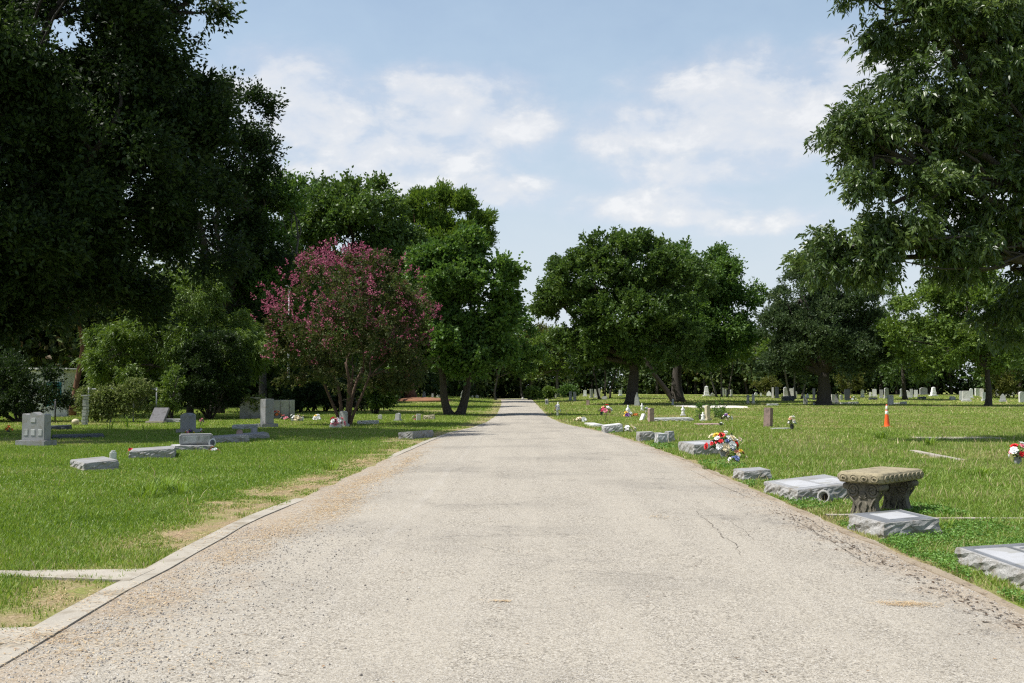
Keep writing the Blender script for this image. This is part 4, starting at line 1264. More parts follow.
def blossom_mesh(col):
    if col in _bl: return _bl[col]
    g = Geo()
    r = np.random.default_rng(len(_bl))
    for ring, (n, rad, tilt, ln) in enumerate([(7, .35, .15, .75), (6, .22, .55, .6), (5, .1, 1.0, .45)]):
        for k in range(n):
            a = 2 * math.pi * (k + .5 * ring) / n + r.normal(0, .1)
            t = np.array([math.cos(a) * math.cos(tilt), math.sin(a) * math.cos(tilt), math.sin(tilt)])
            s = np.array([-math.sin(a), math.cos(a), 0])
            b = np.array([math.cos(a), math.sin(a), 0]) * rad * .3
            w_ = .36 * ln / .75
            up = np.array([0, 0, .12])
            v = [b, b + t * ln * .5 + s * w_ + up * .5, b + t * ln + s * w_ * .5, b + t * ln - s * w_ * .5, b + t * ln * .5 - s * w_ + up * .5]
            v = [q for q in v]
            g.add(v, [(0, 1, 2, 3)]); g.add([v[0], v[3], v[4]], [(0, 1, 2)])
    g.lathe([(.0, .1), (.14, .18), (.12, .32), (0, .38)], (0, 0, .1), 8)
    o = g.build('blossom', PET[col])
    me = o.data
    bpy.data.objects.remove(o)
    _bl[col] = me
    return me


def bouquet(px, base, width, height, cols, label, n=None, pot='vase', potmat='metal_dark', group='flowers left on the graves', seed=0, d=None, size=None, name='bouquet', cat='flowers'):
    """artificial flowers: pot, greenery and separate blossoms on a dome; width and height in pixels"""
    p = at(px, base) if d is None else on(px, base, d)
    d = p.y
    Wd, H = px2m(width, d), px2m(height, d)
    t = thing(name, (p.x, p.y, 0), label, cat, group)
    r = random.Random(seed + 17)
    ph = 0
    if pot == 'vase':
        ph = H * .38
        g = Geo(); q = min(.11, Wd * .22)
        g.lathe([(0, 0), (q * .7, 0), (q * .6, ph * .15), (q * .9, ph * .6), (q * .75, ph * .9), (q, ph), (q * .8, ph * .98), (q * .6, ph * .5)], (0, 0, -.01), 14)
        g.build('vase', M[potmat], t, smooth=True)
    elif pot == 'stand':
        ph = H * .5
        g = Geo()
        for k in range(3):
            a = k * 2.1; g.tube([(math.cos(a) * .1, math.sin(a) * .1, -.02), (math.cos(a) * .03, math.sin(a) * .03, ph * .6), (0, 0, ph)], .008, 6)
        g.build('wire_stand', M[potmat], t)
    elif pot == 'saddle':
        ph = H * .3
        bm_obj('block', bevel_box((Wd * .8, Wd * .4, ph), .015, 2, (0, 0, ph / 2 - .01)), M[potmat], t)
    g = Geo(); rr = np.random.default_rng(seed)
    k = 70
    c0 = np.array([0, 0, ph]); rad = np.array([Wd * .46, Wd * .36, max(.06, (H - ph) * .8)])
    u = rand_dirs(rr, k, .0)
    leafquads(g, c0 + u * rad * rr.uniform(.3, .95, k)[:, None], u + rr.normal(0, .4, (k, 3)), max(.05, .16 * Wd), max(.025, .07 * Wd), rr, np.full(k, .5), .2)
    for j in range(9):
        e = c0 + u[j] * rad * .85
        g.tube([c0 - np.array([0, 0, min(.03, ph * .5)]), (c0 + e) / 2 + np.array([0, 0, .02]), e], .004, 5)
    g.build('greenery', M['stemgreen'], t)
    n = n or 15
    s = size or max(.06, min(.16, Wd * .25))
    for j in range(n):
        gold = math.pi * (3 - math.sqrt(5))
        z = .12 + .86 * (j + .5) / n
        q = math.sqrt(max(0, 1 - z * z)); a = j * gold + r.uniform(-.3, .3)
        uu = Vector((q * math.cos(a), q * math.sin(a), z)) * r.choice([1, 1, .8, 1.15, .65])
        uu += Vector((r.uniform(-.2, .2), r.uniform(-.2, .2), r.uniform(-.12, .1)))
        uu.z = max(.08, uu.z)
        o = link('blossom', blossom_mesh(cols[j % len(cols)]), t)
        o.location = Vector((uu.x * rad[0], uu.y * rad[1], ph + uu.z * rad[2] * .95))
        o.rotation_mode = 'QUATERNION'
        o.rotation_quaternion = (uu + Vector((0, -.25, .1))).to_track_quat('Z', 'Y')
        k_ = s * r.uniform(.55, 1.2); o.scale = (k_, k_, k_)
    return t


# ------------------------------------------------------------------ near objects, road side with the bench
slab(1036, 578, .74, 1.3, .155, .2, 'big grey slab with pale name panels nearest the camera, its edge over the kerb', 0.02, 1, 'granite_polish', 'granite_rough',
     [(-.40, -.02, -.3, .36, 'granite_panel'), (.06, .42, -.02, .36, 'granite_panel'), (.06, .42, -.36, -.06, 'granite_panel')], base=None, leaves=[(-.05, .02, R(65), .11), (.1, -.03, R(10), .1), (.06, .1, R(110), .1), (-.12, -.1, R(220), .1), (.16, .3, R(30), .07)])
slab(893, 533.5, .62, .8, .17, .21, 'grey slab with one pale rectangular panel in front of the concrete bench', R(8), 2, 'granite_polish', 'granite_rough', [(-.24, .3, -.28, .3, 'granite_panel')])
slab(812, 497, .95, 1.35, .17, .27, 'wide grey slab with a vase lying against its corner, before the bench', R(6), 3, 'granite', 'granite_rough', [(-.4, -.05, -.36, .36, 'granite_panel'), (.02, .4, -.36, .1, 'granite_panel')])
slab(752, 480, .46, .62, .17, .2, 'small plain rough-sided grey block between two bigger slabs', R(4), 4, 'granite', 'granite_rough')
slab(703, 454, .82, 1.5, .26, .3, 'tilted pale slab with a heap of bright flowers at its end', R(5), 5, 'granite', 'granite_rough', [(-.42, 0, -.4, .2, 'granite_panel')])
slab(612, 432.5, .62, 1.0, .25, .32, 'whitish slanted block on the verge with white flowers beside it', R(2), 6, 'marble', 'marble_gray')
slab(594, 426, .42, 2.2, .1, .1, 'low white rim of a grave at the road verge', R(6), 7, 'marble', 'marble')
slab(670, 421, 2.0, 1.5, .13, .16, 'flat whitish ledger slab alone in the middle of the lawn', 0, 8, 'marble_gray', 'marble_gray', group='flat ledgers on the lawn')
slab(708, 425, 1.0, 1.1, .05, .06, 'flush reddish slab in the grass before the yellowish post', 0, 9, 'granite_pink', 'granite_pink', group='flat ledgers on the lawn')
slab(781, 429.5, .7, .4, .05, .06, 'flush grey marker in the grass between the pink stump-like stone and the figurine flowers', 0, 10, 'marble_gray', 'marble_gray', group='flat ledgers on the lawn')
for k, (px, py, sx, sy, h, mt_, lab) in enumerate([(645, 441, .42, .5, .27, 'granite_rough', 'rough grey stone first in the row of four blocks on the verge'), (656.5, 441, .3, .36, .24, 'granite_rough', 'narrow rough stone second in the row of four blocks'),
                                              (661, 444.5, .26, .3, .3, 'marble_gray', 'smooth upright grey block third in the row of four'), (669.5, 443, .16, .3, .33, 'granite', 'darker post-like block ending the row of four')]):
    slab(px, py, sx, sy, h, h * 1.05, lab, R(5 + 3 * k), 20 + k, mt_, mt_, group='row of four blocks on the verge', plate=False)

# the vase lying by the slab
p = at(827, 504)
t = thing('vase', (p.x, p.y, .085), 'empty stone vase lying on its side with its dark mouth to the road', 'vase', None, R(-38))
g = Geo()
g.lathe([(0, -.1), (.055, -.1), (.07, -.05), (.082, .05), (.075, .09), (.09, .105), (.092, .125), (.066, .128), (.058, .09), (.056, -.05), (0, -.06)], (0, 0, 0), 24)
o = g.build('body', M['granite_rough'], t, smooth=True); o.rotation_euler = (R(78), 0, 0)
g = Geo(); g.lathe([(0, .03), (.0565, .03)], (0, 0, 0), 20)  # dark disc, painted as the shade down inside the mouth
o = g.build('hollow', M['mouth_shade'], t); o.rotation_euler = (R(78), 0, 0)
block(p.x, p.y, 0, .12, .12)

# the ornate concrete bench
p = at(876, 514)
bx_, by_ = p.x, p.y + .22
BZ = R(44)
bx_, by_ = 4.52, 12.72
t = thing('garden_bench', (bx_, by_, 0), 'stained ornate concrete bench with scrolled legs and an egg-carved seat edge', 'bench', None, BZ)
LB, WB, HS = 1.15, .6, .565
bm = bmesh.new()
# seat: straight with rounded corners, a moulded edge in three steps
def rrect(a, b, rad, k=6):
    o_ = []
    for cx, cy, s in ((a - rad, b - rad, 0), (-a + rad, b - rad, 90), (-a + rad, -b + rad, 180), (a - rad, -b + rad, 270)):
        for i in range(k + 1):
            q = R(s + 90 * i / k); o_.append((cx + rad * math.cos(q), cy + rad * math.sin(q)))
    return o_
prof = [(0.0, -.1), (.0, -.13), (.018, -.13), (.034, -.115), (.042, -.07), (.036, -.03), (.02, -.008), (.0, 0)]
rings = []
for off, z in prof:
    rings.append([bm.verts.new((x, y, HS + z)) for x, y in rrect(LB / 2 - .035 + off, WB / 2 - .035 + off, .05 + off)])
nn = len(rings[0])
for a, b in zip(rings[:-1], rings[1:]):
    for i in range(nn): bm.faces.new((a[i], a[(i + 1) % nn], b[(i + 1) % nn], b[i]))
bm.faces.new(rings[-1]); bm.faces.new(rings[0][::-1])
seat = bm_obj('seat', bm, M['bench_top'], t)
g = Geo()
def egg(cx, cy, ang, w_, h_):
    """a raised oval with a rim on the moulded edge"""
    n_ = 14
    c_, s_ = math.cos(ang), math.sin(ang)
    out_ = []
    for rr_, dd in ((1.0, 0), (1.0, .012), (.82, .015), (.7, .006), (.5, .012), (.2, .02)):
        for i in range(n_):
            q = 2 * math.pi * i / n_
            u_, v_ = w_ * rr_ * math.cos(q), h_ * rr_ * math.sin(q)
            out_.append((cx + c_ * dd - s_ * u_, cy + s_ * dd + c_ * u_, HS - .068 + v_))
    f_ = [(k * n_ + i, k * n_ + (i + 1) % n_, (k + 1) * n_ + (i + 1) % n_, (k + 1) * n_ + i) for k in range(5) for i in range(n_)]
    g.add(out_, f_)
for sgn in (1, -1):
    g = Geo()
    for k in range(4):
        egg(sgn * (LB / 2 + .002), (k - 1.5) * .135, 0 if sgn > 0 else math.pi, .054, .042)
    g.build('egg_moulding', M['bench_top'], seat, smooth=True)
    g = Geo()
    for k in range(9):
        egg((k - 4) * .119, sgn * (WB / 2 + .002), R(90) * sgn, .05, .042)
    g.build('egg_moulding', M['bench_top'], seat, smooth=True)


def bench_leg(x, parent, name='leg'):
    """a scrolled console: waisted outline, two volutes at the top, a foot block"""
    KZ = .46 / .413
    hw = [(.0, .185), (.05, .185), (.06, .165), (.1, .15), (.16, .135), (.22, .14), (.28, .165), (.33, .205), (.375, .225), (.405, .215), (.413, .2)]
    pts = [(w_, z) for z, w_ in hw] + [(-w_, z) for z, w_ in hw[::-1]]
    bm = bmesh.new()
    th = .13
    a = [bm.verts.new((-th / 2, y * 1.06, z * KZ - .005)) for y, z in pts]
    f = bm.faces.new(a)
    rr_ = bmesh.ops.extrude_face_region(bm, geom=[f])
    for e in rr_['geom']:
        if isinstance(e, bmesh.types.BMVert): e.co.x += th
    bmesh.ops.recalc_face_normals(bm, faces=bm.faces)
    ed = [e for e in bm.edges if abs(e.verts[0].co.x - e.verts[1].co.x) < 1e-6]
    bmesh.ops.bevel(bm, geom=ed, offset=.012, segments=2, affect='EDGES')
    for v in bm.verts: v.co.x += x
    lg = bm_obj(name, bm, M['bench_leg'], parent)
    g = Geo()
    for sx_ in (-1, 1):                       # both faces carry relief
        X0 = x + sx_ * (th / 2 + .004)
        for sy_ in (-1, 1):
            c = np.array([X0, sy_ * .125, .305])
            q = np.linspace(0, 2 * math.pi * 2.1, 46)
            rad = .085 * (1 - q / (2 * math.pi * 2.1) * .82)
            pts_ = np.stack([np.full(46, X0), c[1] + sy_ * rad * np.sin(q), (c[2] + rad * np.cos(q)) * KZ], 1)
            g.tube(pts_, np.linspace(.017, .010, 46), 7)
            g.lathe([(0, .02), (.014, .016), (.02, 0)], (0, 0, 0), 8) if False else None
            pts_ = np.array([(X0, sy_ * .17, .24), (X0, sy_ * .13, .19), (X0, sy_ * .10, .13), (X0, sy_ * .12, .07), (X0, sy_ * .15, .03)]) * np.array([1, 1, KZ])
            g.tube(pts_, [.014, .013, .012, .013, .012], 7)
            pts_ = np.array([(X0, sy_ * .03, .2), (X0, sy_ * .06, .15), (X0, sy_ * .04, .09), (X0, sy_ * .015, .05)])
            g.tube(pts_, [.012, .014, .013, .01], 7)
        for k in range(7):                     # a palmette between the volutes
            an = R(-75 + 25 * k)
            g.tube([(X0, 0, .235), (X0 + sx_ * .004, .05 * math.sin(an), .235 + .09 * math.cos(an))], [.006, .015], 6)
        g.tube([(X0, -.15, .045), (X0, .15, .045)], .014, 7)
    for sy_ in (-1, 1):                        # rolls on the narrow sides
        g.tube([(x - th / 2 - .01, sy_ * .222, .385), (x + th / 2 + .01, sy_ * .222, .385)], .042, 12)
    g.build('scroll_relief', M['bench_leg'], lg, smooth=True)
    block(bx_ + x * math.cos(BZ), by_ + x * math.sin(BZ), BZ, .09, .2)


bench_leg(-.41, t); bench_leg(.41, t)

# the heap of flowers by the tilted slab
t = bouquet(724, 459, 33, 29, ['red', 'white', 'cream', 'white', 'red', 'lavender', 'cream', 'white', 'red', 'yellow', 'white', 'blue'], 'bright heap of red, white, blue and cream flowers at the tilted slab', 40, 'vase', 'granite', seed=3, size=.1)
bouquet(735.5, 459.5, 19, 17, ['cream', 'yellow', 'cream', 'peach'], 'small cream and yellow spray beside the bright heap of flowers', 8, 'none', seed=4, size=.09)
bouquet(733, 463, 13, 12, ['lavender', 'white', 'blue'], 'low lavender-grey posy in front of the bright heap of flowers', 6, 'none', seed=5, size=.08)
bouquet(1018, 466, 19, 24, ['red', 'white', 'red', 'white', 'pink', 'red'], 'red and white bouquet standing alone in the grass under the pecan', 14, 'vase', 'granite', seed=6, size=.085)
# bouquets farther up the lawn
bouquet(606, 422, 15, 19, ['hotpink', 'white', 'pink', 'white', 'hotpink', 'peach', 'red'], 'tall bouquet with hot pink and white flowers above the white grave rim', 14, 'stand', 'metal_dark', seed=7, size=.12)
bouquet(601.5, 415, 7, 9, ['white', 'cream', 'pink'], 'white and blush cluster touching the tall hot pink bouquet', 7, 'vase', 'granite_dark', seed=8)
bouquet(581, 422, 12, 6, ['white', 'cream', 'white'], 'low spray of white flowers where the verge meets the road', 8, 'none', seed=9)
bouquet(629, 432.5, 13, 8, ['white', 'white', 'cream'], 'white flowers lying beside the whitish slanted block', 9, 'none', seed=10)
bouquet(557.5, 416, 6, 13, ['white', 'pink', 'white', 'lavender', 'pink'], 'pink and white bouquet at the road verge near the striped road shadow', 11, 'vase', 'marble', seed=11)
bouquet(627, 417, 11, 6, ['yellow', 'white', 'purple', 'yellow'], 'yellow and white flowers before the white figurine', 8, 'none', seed=12)
bouquet(635, 416.5, 7, 5, ['orange', 'yellow', 'orange'], 'orange flowers next to the white figurine', 7, 'none', seed=13)
bouquet(727, 421, 9, 8, ['white', 'yellow', 'white', 'purple'], 'white and yellow flowers beside the yellowish post', 8, 'vase', 'limestone', seed=14)
bouquet(792, 430, 10, 16, ['white', 'cream', 'white', 'peach'], 'white flowers in a dark basket near the stump-shaped stone', 10, 'vase', 'metal_dark', seed=15)
bouquet(721, 426, 4, 4, ['white', 'lavender'], 'tiny green posy by the flush reddish slab', 3, 'vase', 'granite_dark', seed=16)
bouquet(814.5, 405, 7, 5, ['white', 'pink', 'white', 'red'], 'pink and white flowers by the thick cedar trunk', 7, 'none', seed=17)
bouquet(822, 405, 3, 5, ['white', 'cream'], 'small white posy at the foot of the thick cedar trunk', 4, 'vase', 'marble', seed=18)
bouquet(852, 400, 7, 4, ['white', 'peach', 'white'], 'peach and white flowers beside the dark tablet', 6, 'none', seed=19)
bouquet(646, 413, 4, 8, ['white', 'white', 'lavender'], 'white bouquet behind the pinkish column stone', 7, 'vase', 'marble', seed=20)
# left lawn
bouquet(336, 428, 15, 13, ['pink', 'white', 'pink', 'hotpink', 'pink', 'white'], 'pink bouquet on a pale block at the foot of the crepe myrtle', 14, 'saddle', 'marble', seed=21, size=.15)
bouquet(297, 421, 14, 7, ['white', 'white', 'cream'], 'pair of white flower mounds on a pale block in front of the shady hedge', 12, 'saddle', 'marble_gray', seed=22, size=.16)
bouquet(317, 420, 11, 7, ['white', 'cream', 'white', 'yellow'], 'loose cream and white flowers between the white mounds and the pink bouquet', 9, 'none', seed=23)
bouquet(277, 419, 7, 9, ['orange', 'peach', 'orange', 'red'], 'orange bouquet behind the tall grey stone', 9, 'vase', 'granite', seed=24)
bouquet(285, 420, 9, 5, ['pink', 'white', 'pink'], 'pale pink flowers next to the orange bouquet', 7, 'none', seed=25)
bouquet(189, 433.5, 10, 6, ['yellow', 'purple', 'pink', 'white'], 'yellow and purple flowers at the base of the peaked headstone', 9, 'none', seed=26)
bouquet(199.5, 432.5, 7, 5, ['pink', 'purple', 'white'], 'pink and purple flowers beside the peaked headstone', 7, 'none', seed=27)
bouquet(201, 426, 5, 9, ['purple', 'lavender', 'pink'], 'lavender flowers on a thin stand behind the peaked headstone', 6, 'stand', 'metal_dark', seed=28)
bouquet(131, 452, 7, 5, ['darkred', 'darkred', 'red'], 'dark red flower cluster at the corner of a flat slab', 5, 'none', seed=29)
bouquet(8, 433, 8, 8, ['orange', 'yellow', 'orange'], 'dull orange flowers in the shade beside the grey granite headstone', 7, 'vase', 'granite_dark', seed=30)
bouquet(213, 451.5, 11, 5, ['peach', 'pink', 'white'], 'peach flowers around the oval-topped urn', 7, 'none', seed=31)
bouquet(414.5, 420, 5, 6, ['pink', 'white', 'pink'], 'pink flowers leaning on the small white stone', 6, 'none', seed=32)

# figurines, posts, oddments on the lawn
def figurine(px, top, base, label, mat='marble_bright', cat='figurine', w=.3):
    p = at(px, base); H = px2m(base - top, p.y)
    t = thing('figurine', (p.x, p.y, 0), label, cat, 'small white figures on the graves')
    bm_obj('plinth', bevel_box((H * w * 1.5, H * w * 1.5, H * .14), .01, 2, (0, 0, H * .06)), M[mat], t)
    g = Geo()
    z0 = H * .131
    g.lathe([(0, z0), (H * w * .6, z0), (H * w * .52, H * .3), (H * w * .42, H * .5), (H * w * .44, H * .66), (H * w * .36, H * .75), (H * w * .22, H * .8), (H * w * .24, H * .86), (H * w * .22, H * .93), (H * w * .12, H * .985), (0, H)], (0, 0, 0), 14)
    for s in (-1, 1):
        g.tube([(s * H * w * .4, 0, H * .68), (s * H * w * .5, -H * .06, H * .54), (0, -H * .13, H * .56)], [H * .05, H * .045, H * .03], 8)
    g.build('figure', M[mat], t, smooth=True)
    block(p.x, p.y, 0, H * w * .6, H * w * .6)
    return t


figurine(628, 405, 417, 'white praying figurine among yellow and orange flowers')
figurine(683, 405.5, 416, 'pale urn-like figurine on a dark foot alone in the lawn')
figurine(642, 403, 411, 'small white figurine in front of the broad dark oak trunk')
figurine(703, 412, 421, 'white kneeling figurine against the yellowish post', w=.4)
figurine(558, 402, 410, 'white figurine rising behind the pink and white roadside bouquet')
headstone(707.5, 405.5, 421, 4.2, 'arch', 'limestone', 'yellowish post-like stone with leafy plants around it', .4, .2, True, 'single stones on the lawn')
headstone(768, 408, 427, 7, 'flat', 'stump', 'weathered pinkish stump-shaped stone leaning on the lawn', R(-35), .3, False, 'single stones on the lawn', lean=R(-6))
headstone(651, 408, 422, 5, 'arch', 'granite_pink', 'pinkish column stone with a pale cap near the flat ledger', .3, .24, False, 'single stones on the lawn')
headstone(641, 413, 420.5, 4, 'flat', 'marble', 'small whitish stone tipped far back beside the pinkish column', R(-50), .12, False, 'single stones on the lawn', lean=R(-30))
headstone(547, 399, 404.5, 3.2, 'flat', 'marble_gray', 'small grey marker with a dark face at the road verge', R(-30), .16, False, 'single stones on the lawn', panel='granite_dark')
# plants round the yellowish post
for k, (px, py, ry, lab) in enumerate([(700, 412, 8, 'leafy plant behind the white kneeling figurine'), (718, 409, 9, 'taller leafy plant behind the yellowish post'), (722, 414, 6, 'leafy sprig beside the white and yellow flowers')]):
    p = at(px, py + ry)
    bush('leafy_plant', lab, 'plant', (p.x, p.y, 0), [lob(px, py, 6, ry, p.y)], GRN, 230 + k, 'plants by the yellowish post', nleaf=260, L=.16, Wd=.05, nsub=10, ncl=40, cr=.1, zlo=-.8)

# traffic cone
M['cone_orange'] = plain_mat('cone_orange', (.78, .11, .02), .45, .12, 15)
M['cone_white'] = plain_mat('cone_collar', (.8, .8, .78), .4, .06)
p = at(887, 427)
t = thing('traffic_cone', (p.x, p.y, 0), 'slim orange traffic cone with two white bands standing on the lawn', 'traffic cone', None, .4)
bm_obj('foot', bevel_box((.34, .34, .04), .012, 2, (0, 0, .012)), M['cone_orange'], t)
HC = .92
rc = lambda z: .118 - (.118 - .028) * z / HC
g = Geo(); g.lathe([(.125, .03), (.118, .06)] + [(rc(z), z) for z in np.linspace(.08, HC, 12)] + [(.02, HC + .006), (.018, HC - .05)], (0, 0, 0), 28)
bd = g.build('body', M['cone_orange'], t, smooth=True)
for z0, z1 in ((.52, .665), (.715, .87)):
    g = Geo(); g.lathe([(rc(z0) + .0005, z0), (rc(z0) + .003, z0 + .003), (rc(z1) + .003, z1 - .003), (rc(z1) + .0005, z1)], (0, 0, 0), 28)
    g.build('white_band', M['cone_white'], t, smooth=True)

# ------------------------------------------------------------------ left lawn stones
p = at(35, 446)
t = headstone(36, 412, 446, 27, 'serp', 'granite', 'grey granite headstone with three small pale photo panels and a curved top', R(-14), .26, True, 'stones on the shady lawn')
H, Wd = px2m(34, p.y), px2m(27, p.y)
for x0, z0, w_, h_ in ((0, .68, .16, .12), (-.28, .32, .13, .17), (0.0, .32, .13, .17), (.28, .32, .13, .17)):
    bm_obj('photo_panel', bevel_box((w_, .014, h_), .004, 1, (x0 * Wd * 1.1, -.135, H * z0 + .08)), M['marble_gray'], t)
LG = 'stones on the shady lawn'
FL = 'flat stones on the sunny lawn'
slab(94, 469, .62, 1.25, .16, .2, 'flat mottled slab lowest on the lawn with a small urn at its corner', R(35), 41, 'granite', 'granite_rough', group=FL, base=1.08)
slab(153, 457, .95, 1.3, .17, .22, 'thick mottled slab with a dark end and red flowers at one corner', R(18), 42, 'granite', 'granite_rough', group=FL)
slab(192, 450, 1.0, .8, .13, .13, 'pale footing slab carrying a raised grey block', R(20), 43, 'marble_gray', 'granite_rough', group=FL)
p = at(193, 450)
q = at(196, 449.5)
t = thing('grave_block', (p.x + .06, p.y + .04, .145), 'raised grey bevelled-face block on the pale footing slab'.replace('bevelled-face ', 'smooth '), 'grave block', FL, R(20))
bm_obj('block', bevel_box((.82, .42, .27), .03, 2, (0, 0, .135)), M['granite'], t)
bm_obj('face_panel', bevel_box((.66, .012, .17), .003, 1, (0, -.213, .14)), M['marble_gray'], t)
slab(229, 441.5, 1.0, 1.35, .14, .2, 'grey flat slab between the oval-topped urn and a small block vase', R(22), 44, 'granite', 'granite_rough', group=FL)
slab(252, 438, .9, 1.2, .12, .17, 'last flat slab of the row with a square vase on it', R(22), 45, 'granite', 'granite_rough', group=FL)
slab(416, 438, .5, 1.3, .2, .24, 'rough low grey stone in the grass close to the road bend', R(-24), 46, 'granite', 'granite_rough', group=FL)
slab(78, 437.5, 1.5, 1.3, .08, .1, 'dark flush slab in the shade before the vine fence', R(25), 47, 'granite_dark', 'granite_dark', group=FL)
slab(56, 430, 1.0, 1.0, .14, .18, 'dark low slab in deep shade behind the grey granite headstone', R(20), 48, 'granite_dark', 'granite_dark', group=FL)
slab(245, 429, .9, .7, .16, .18, 'little broken pale slab on the grass before the stucco wall', R(12), 49, 'marble_gray', 'marble_gray', group=FL)
slab(173, 422.5, 1.0, .7, .16, .16, 'small pale flat stone next to the tilted slab by the fence', R(5), 50, 'marble_gray', 'marble_gray', group=FL)
slab(368, 424, .9, .6, .14, .16, 'small white marker lying in the grass past the crepe myrtle', R(5), 51, 'marble', 'marble', group=FL)


def urn(px, top, base, label, mat='granite', oval=False):
    p = at(px, base); H = px2m(base - top, p.y)
    t = thing('vase', (p.x, p.y, 0), label, 'vase', 'vases among the flat stones', .5)
    if oval:
        g = Geo(); g.lathe([(0, 0), (H * .3, 0), (H * .26, H * .1), (H * .14, H * .22), (H * .12, H * .3), (0, H * .3)], (0, 0, -.01), 16)
        g.build('foot', M[mat], t, smooth=True)
        bm = bmesh.new(); bmesh.ops.create_uvsphere(bm, u_segments=20, v_segments=12, radius=1)
        for v in bm.verts: v.co = Vector((v.co.x * H * .34, v.co.y * H * .16, v.co.z * H * .38 + H * .62))
        bm_obj('oval', bm, M['marble'], t, True)
        bm = bmesh.new(); bmesh.ops.create_uvsphere(bm, u_segments=16, v_segments=10, radius=1)
        for v in bm.verts: v.co = Vector((v.co.x * H * .2, v.co.y * H * .06 - H * .125, v.co.z * H * .25 + H * .62))
        bm_obj('oval_face', bm, M['granite_dark'], t, True)
    else:
        bm_obj('body', bevel_box((H * .55, H * .55, H), .02, 2, (0, 0, H / 2 - .01)), M[mat], t)
        g = Geo(); g.lathe([(H * .13, H - .012), (H * .17, H - .008), (H * .2, H + .012), (H * .14, H + .012), (H * .1, H - .008)], (0, 0, 0), 14)
        g.build('rim', M[mat], t)
        g = Geo(); g.lathe([(0, H + .003), (H * .15, H + .003)], (0, 0, 0), 12)  # flat disc, the shade of the opening is put into its colour
        g.build('hollow', M['mouth_shade'], t)
    return t


urn(113, 451, 462, 'small square white urn at the corner of the lowest flat slab', 'marble')
urn(212, 438, 450, 'oval-topped pale urn with a dark face among peach flowers', 'granite', True)
urn(239.5, 430, 440, 'square pinkish vase at the end of the grey flat slab', 'granite_pink')
urn(254, 427, 437, 'square grey vase on the last flat slab of the row', 'granite')
headstone(188, 413, 433, 13.5, 'gable', 'granite', 'peaked grey headstone with flowers at its base on the shady lawn', R(-28), .3, True, LG)
t = headstone(267, 399, 427.5, 9.5, 'flat', 'granite', 'tall square grey stone with a rough side standing before the stucco wall', R(-42), .4, True, LG)
# tilted slab at the fence end
p = at(156, 423)
t = thing('grave_slab', (p.x, p.y, 0), 'grey slab propped at a slant beside the end post of the fence', 'grave slab', LG, R(-10))
bm = bevel_box((.75, .12, .85), .015, 2, (0, 0, .42))
for v in bm.verts: v.co = Matrix.Rotation(R(-38), 4, 'X') @ v.co
bm_obj('slab', bm, M['slate'], t)
bm_obj('footing', bevel_box((.9, .35, .12), .02, 2, (0, 0, .03)), M['concrete'], t)
headstone(343.5, 411, 427, 7, 'arch', 'marble_gray', 'slim pale headstone hidden partly by the crepe myrtle stems', R(-15), .2, True, LG)
headstone(398, 413, 421, 5, 'round', 'marble_gray', 'small rounded grey headstone in the shade past the crepe myrtle', R(-15), .2, True, LG)
headstone(418.5, 414, 420.5, 4, 'flat', 'marble', 'small white stone with pink flowers before the twin-trunk tree', R(10), .2, False, LG)
slab(429, 419.5, .55, .4, .2, .24, 'small yellowish block in the grass before the twin-trunk tree', 0, 52, 'limestone', 'limestone', group=FL)
headstone(380, 416, 419.5, 4, 'arch', 'marble', 'little white marker at the edge of the shade under the trees', 0, .16, False, LG)
headstone(445, 409, 414.5, 2.4, 'round', 'marble_gray', 'tiny pale marker at the foot of the twin trunks', 0, .14, False, LG)
FB = 'stones far behind the twin-trunk tree'
for (px, top, base, w_, sh, mt_, lab) in [
    (394, 389, 397.5, 6, 'flat', 'granite_dark', 'dark wide stone on the bare mound beside the rust-red trunk'), (400, 392, 397.5, 2.6, 'round', 'marble', 'slim white stone beside the dark wide stone on the mound'),
    (404, 392.5, 397.5, 2.4, 'flat', 'granite', 'bluish grey stone between the white stone and the rust-red trunk'), (406.5, 394.5, 397.5, 3, 'arch', 'marble_gray', 'low pale stone touching the rust-red trunk'),
    (392, 395.5, 399, 3.5, 'peak', 'marble', 'white leaning fragment at the end of the bare mound'), (424, 391, 398.5, 4, 'peak', 'marble_gray', 'pointed grey stone on the bare mound past the rust-red trunk'),
    (432.5, 393.5, 397.5, 2, 'round', 'marble', 'narrow white stone past the pointed grey stone'), (437.5, 394.5, 397.5, 3, 'peak', 'marble', 'low white pointed stone near the twin trunks'),
    (440.5, 395, 397.5, 2, 'flat', 'marble', 'low square white stone touching the twin trunks'), (463.5, 389.5, 398, 6, 'peak', 'marble_bright', 'large broken-looking white monument past the twin trunks'),
    (472.5, 395.5, 398, 2, 'round', 'marble', 'small white stone beyond the large white monument'), (477, 395, 398, 3.2, 'arch', 'marble', 'rounded white stone last before the road end'),
        (522.5, 396.5, 399, 2.4, 'peak', 'marble', 'small white stone at the foot of the pale twin trunks'), (529, 396, 399, 2.2, 'round', 'marble', 'small white rounded stone just past the pale twin trunks')]:
    headstone(px, top, base, w_, sh, mt_, lab, rnd.uniform(-.4, .4), None, False, FB)

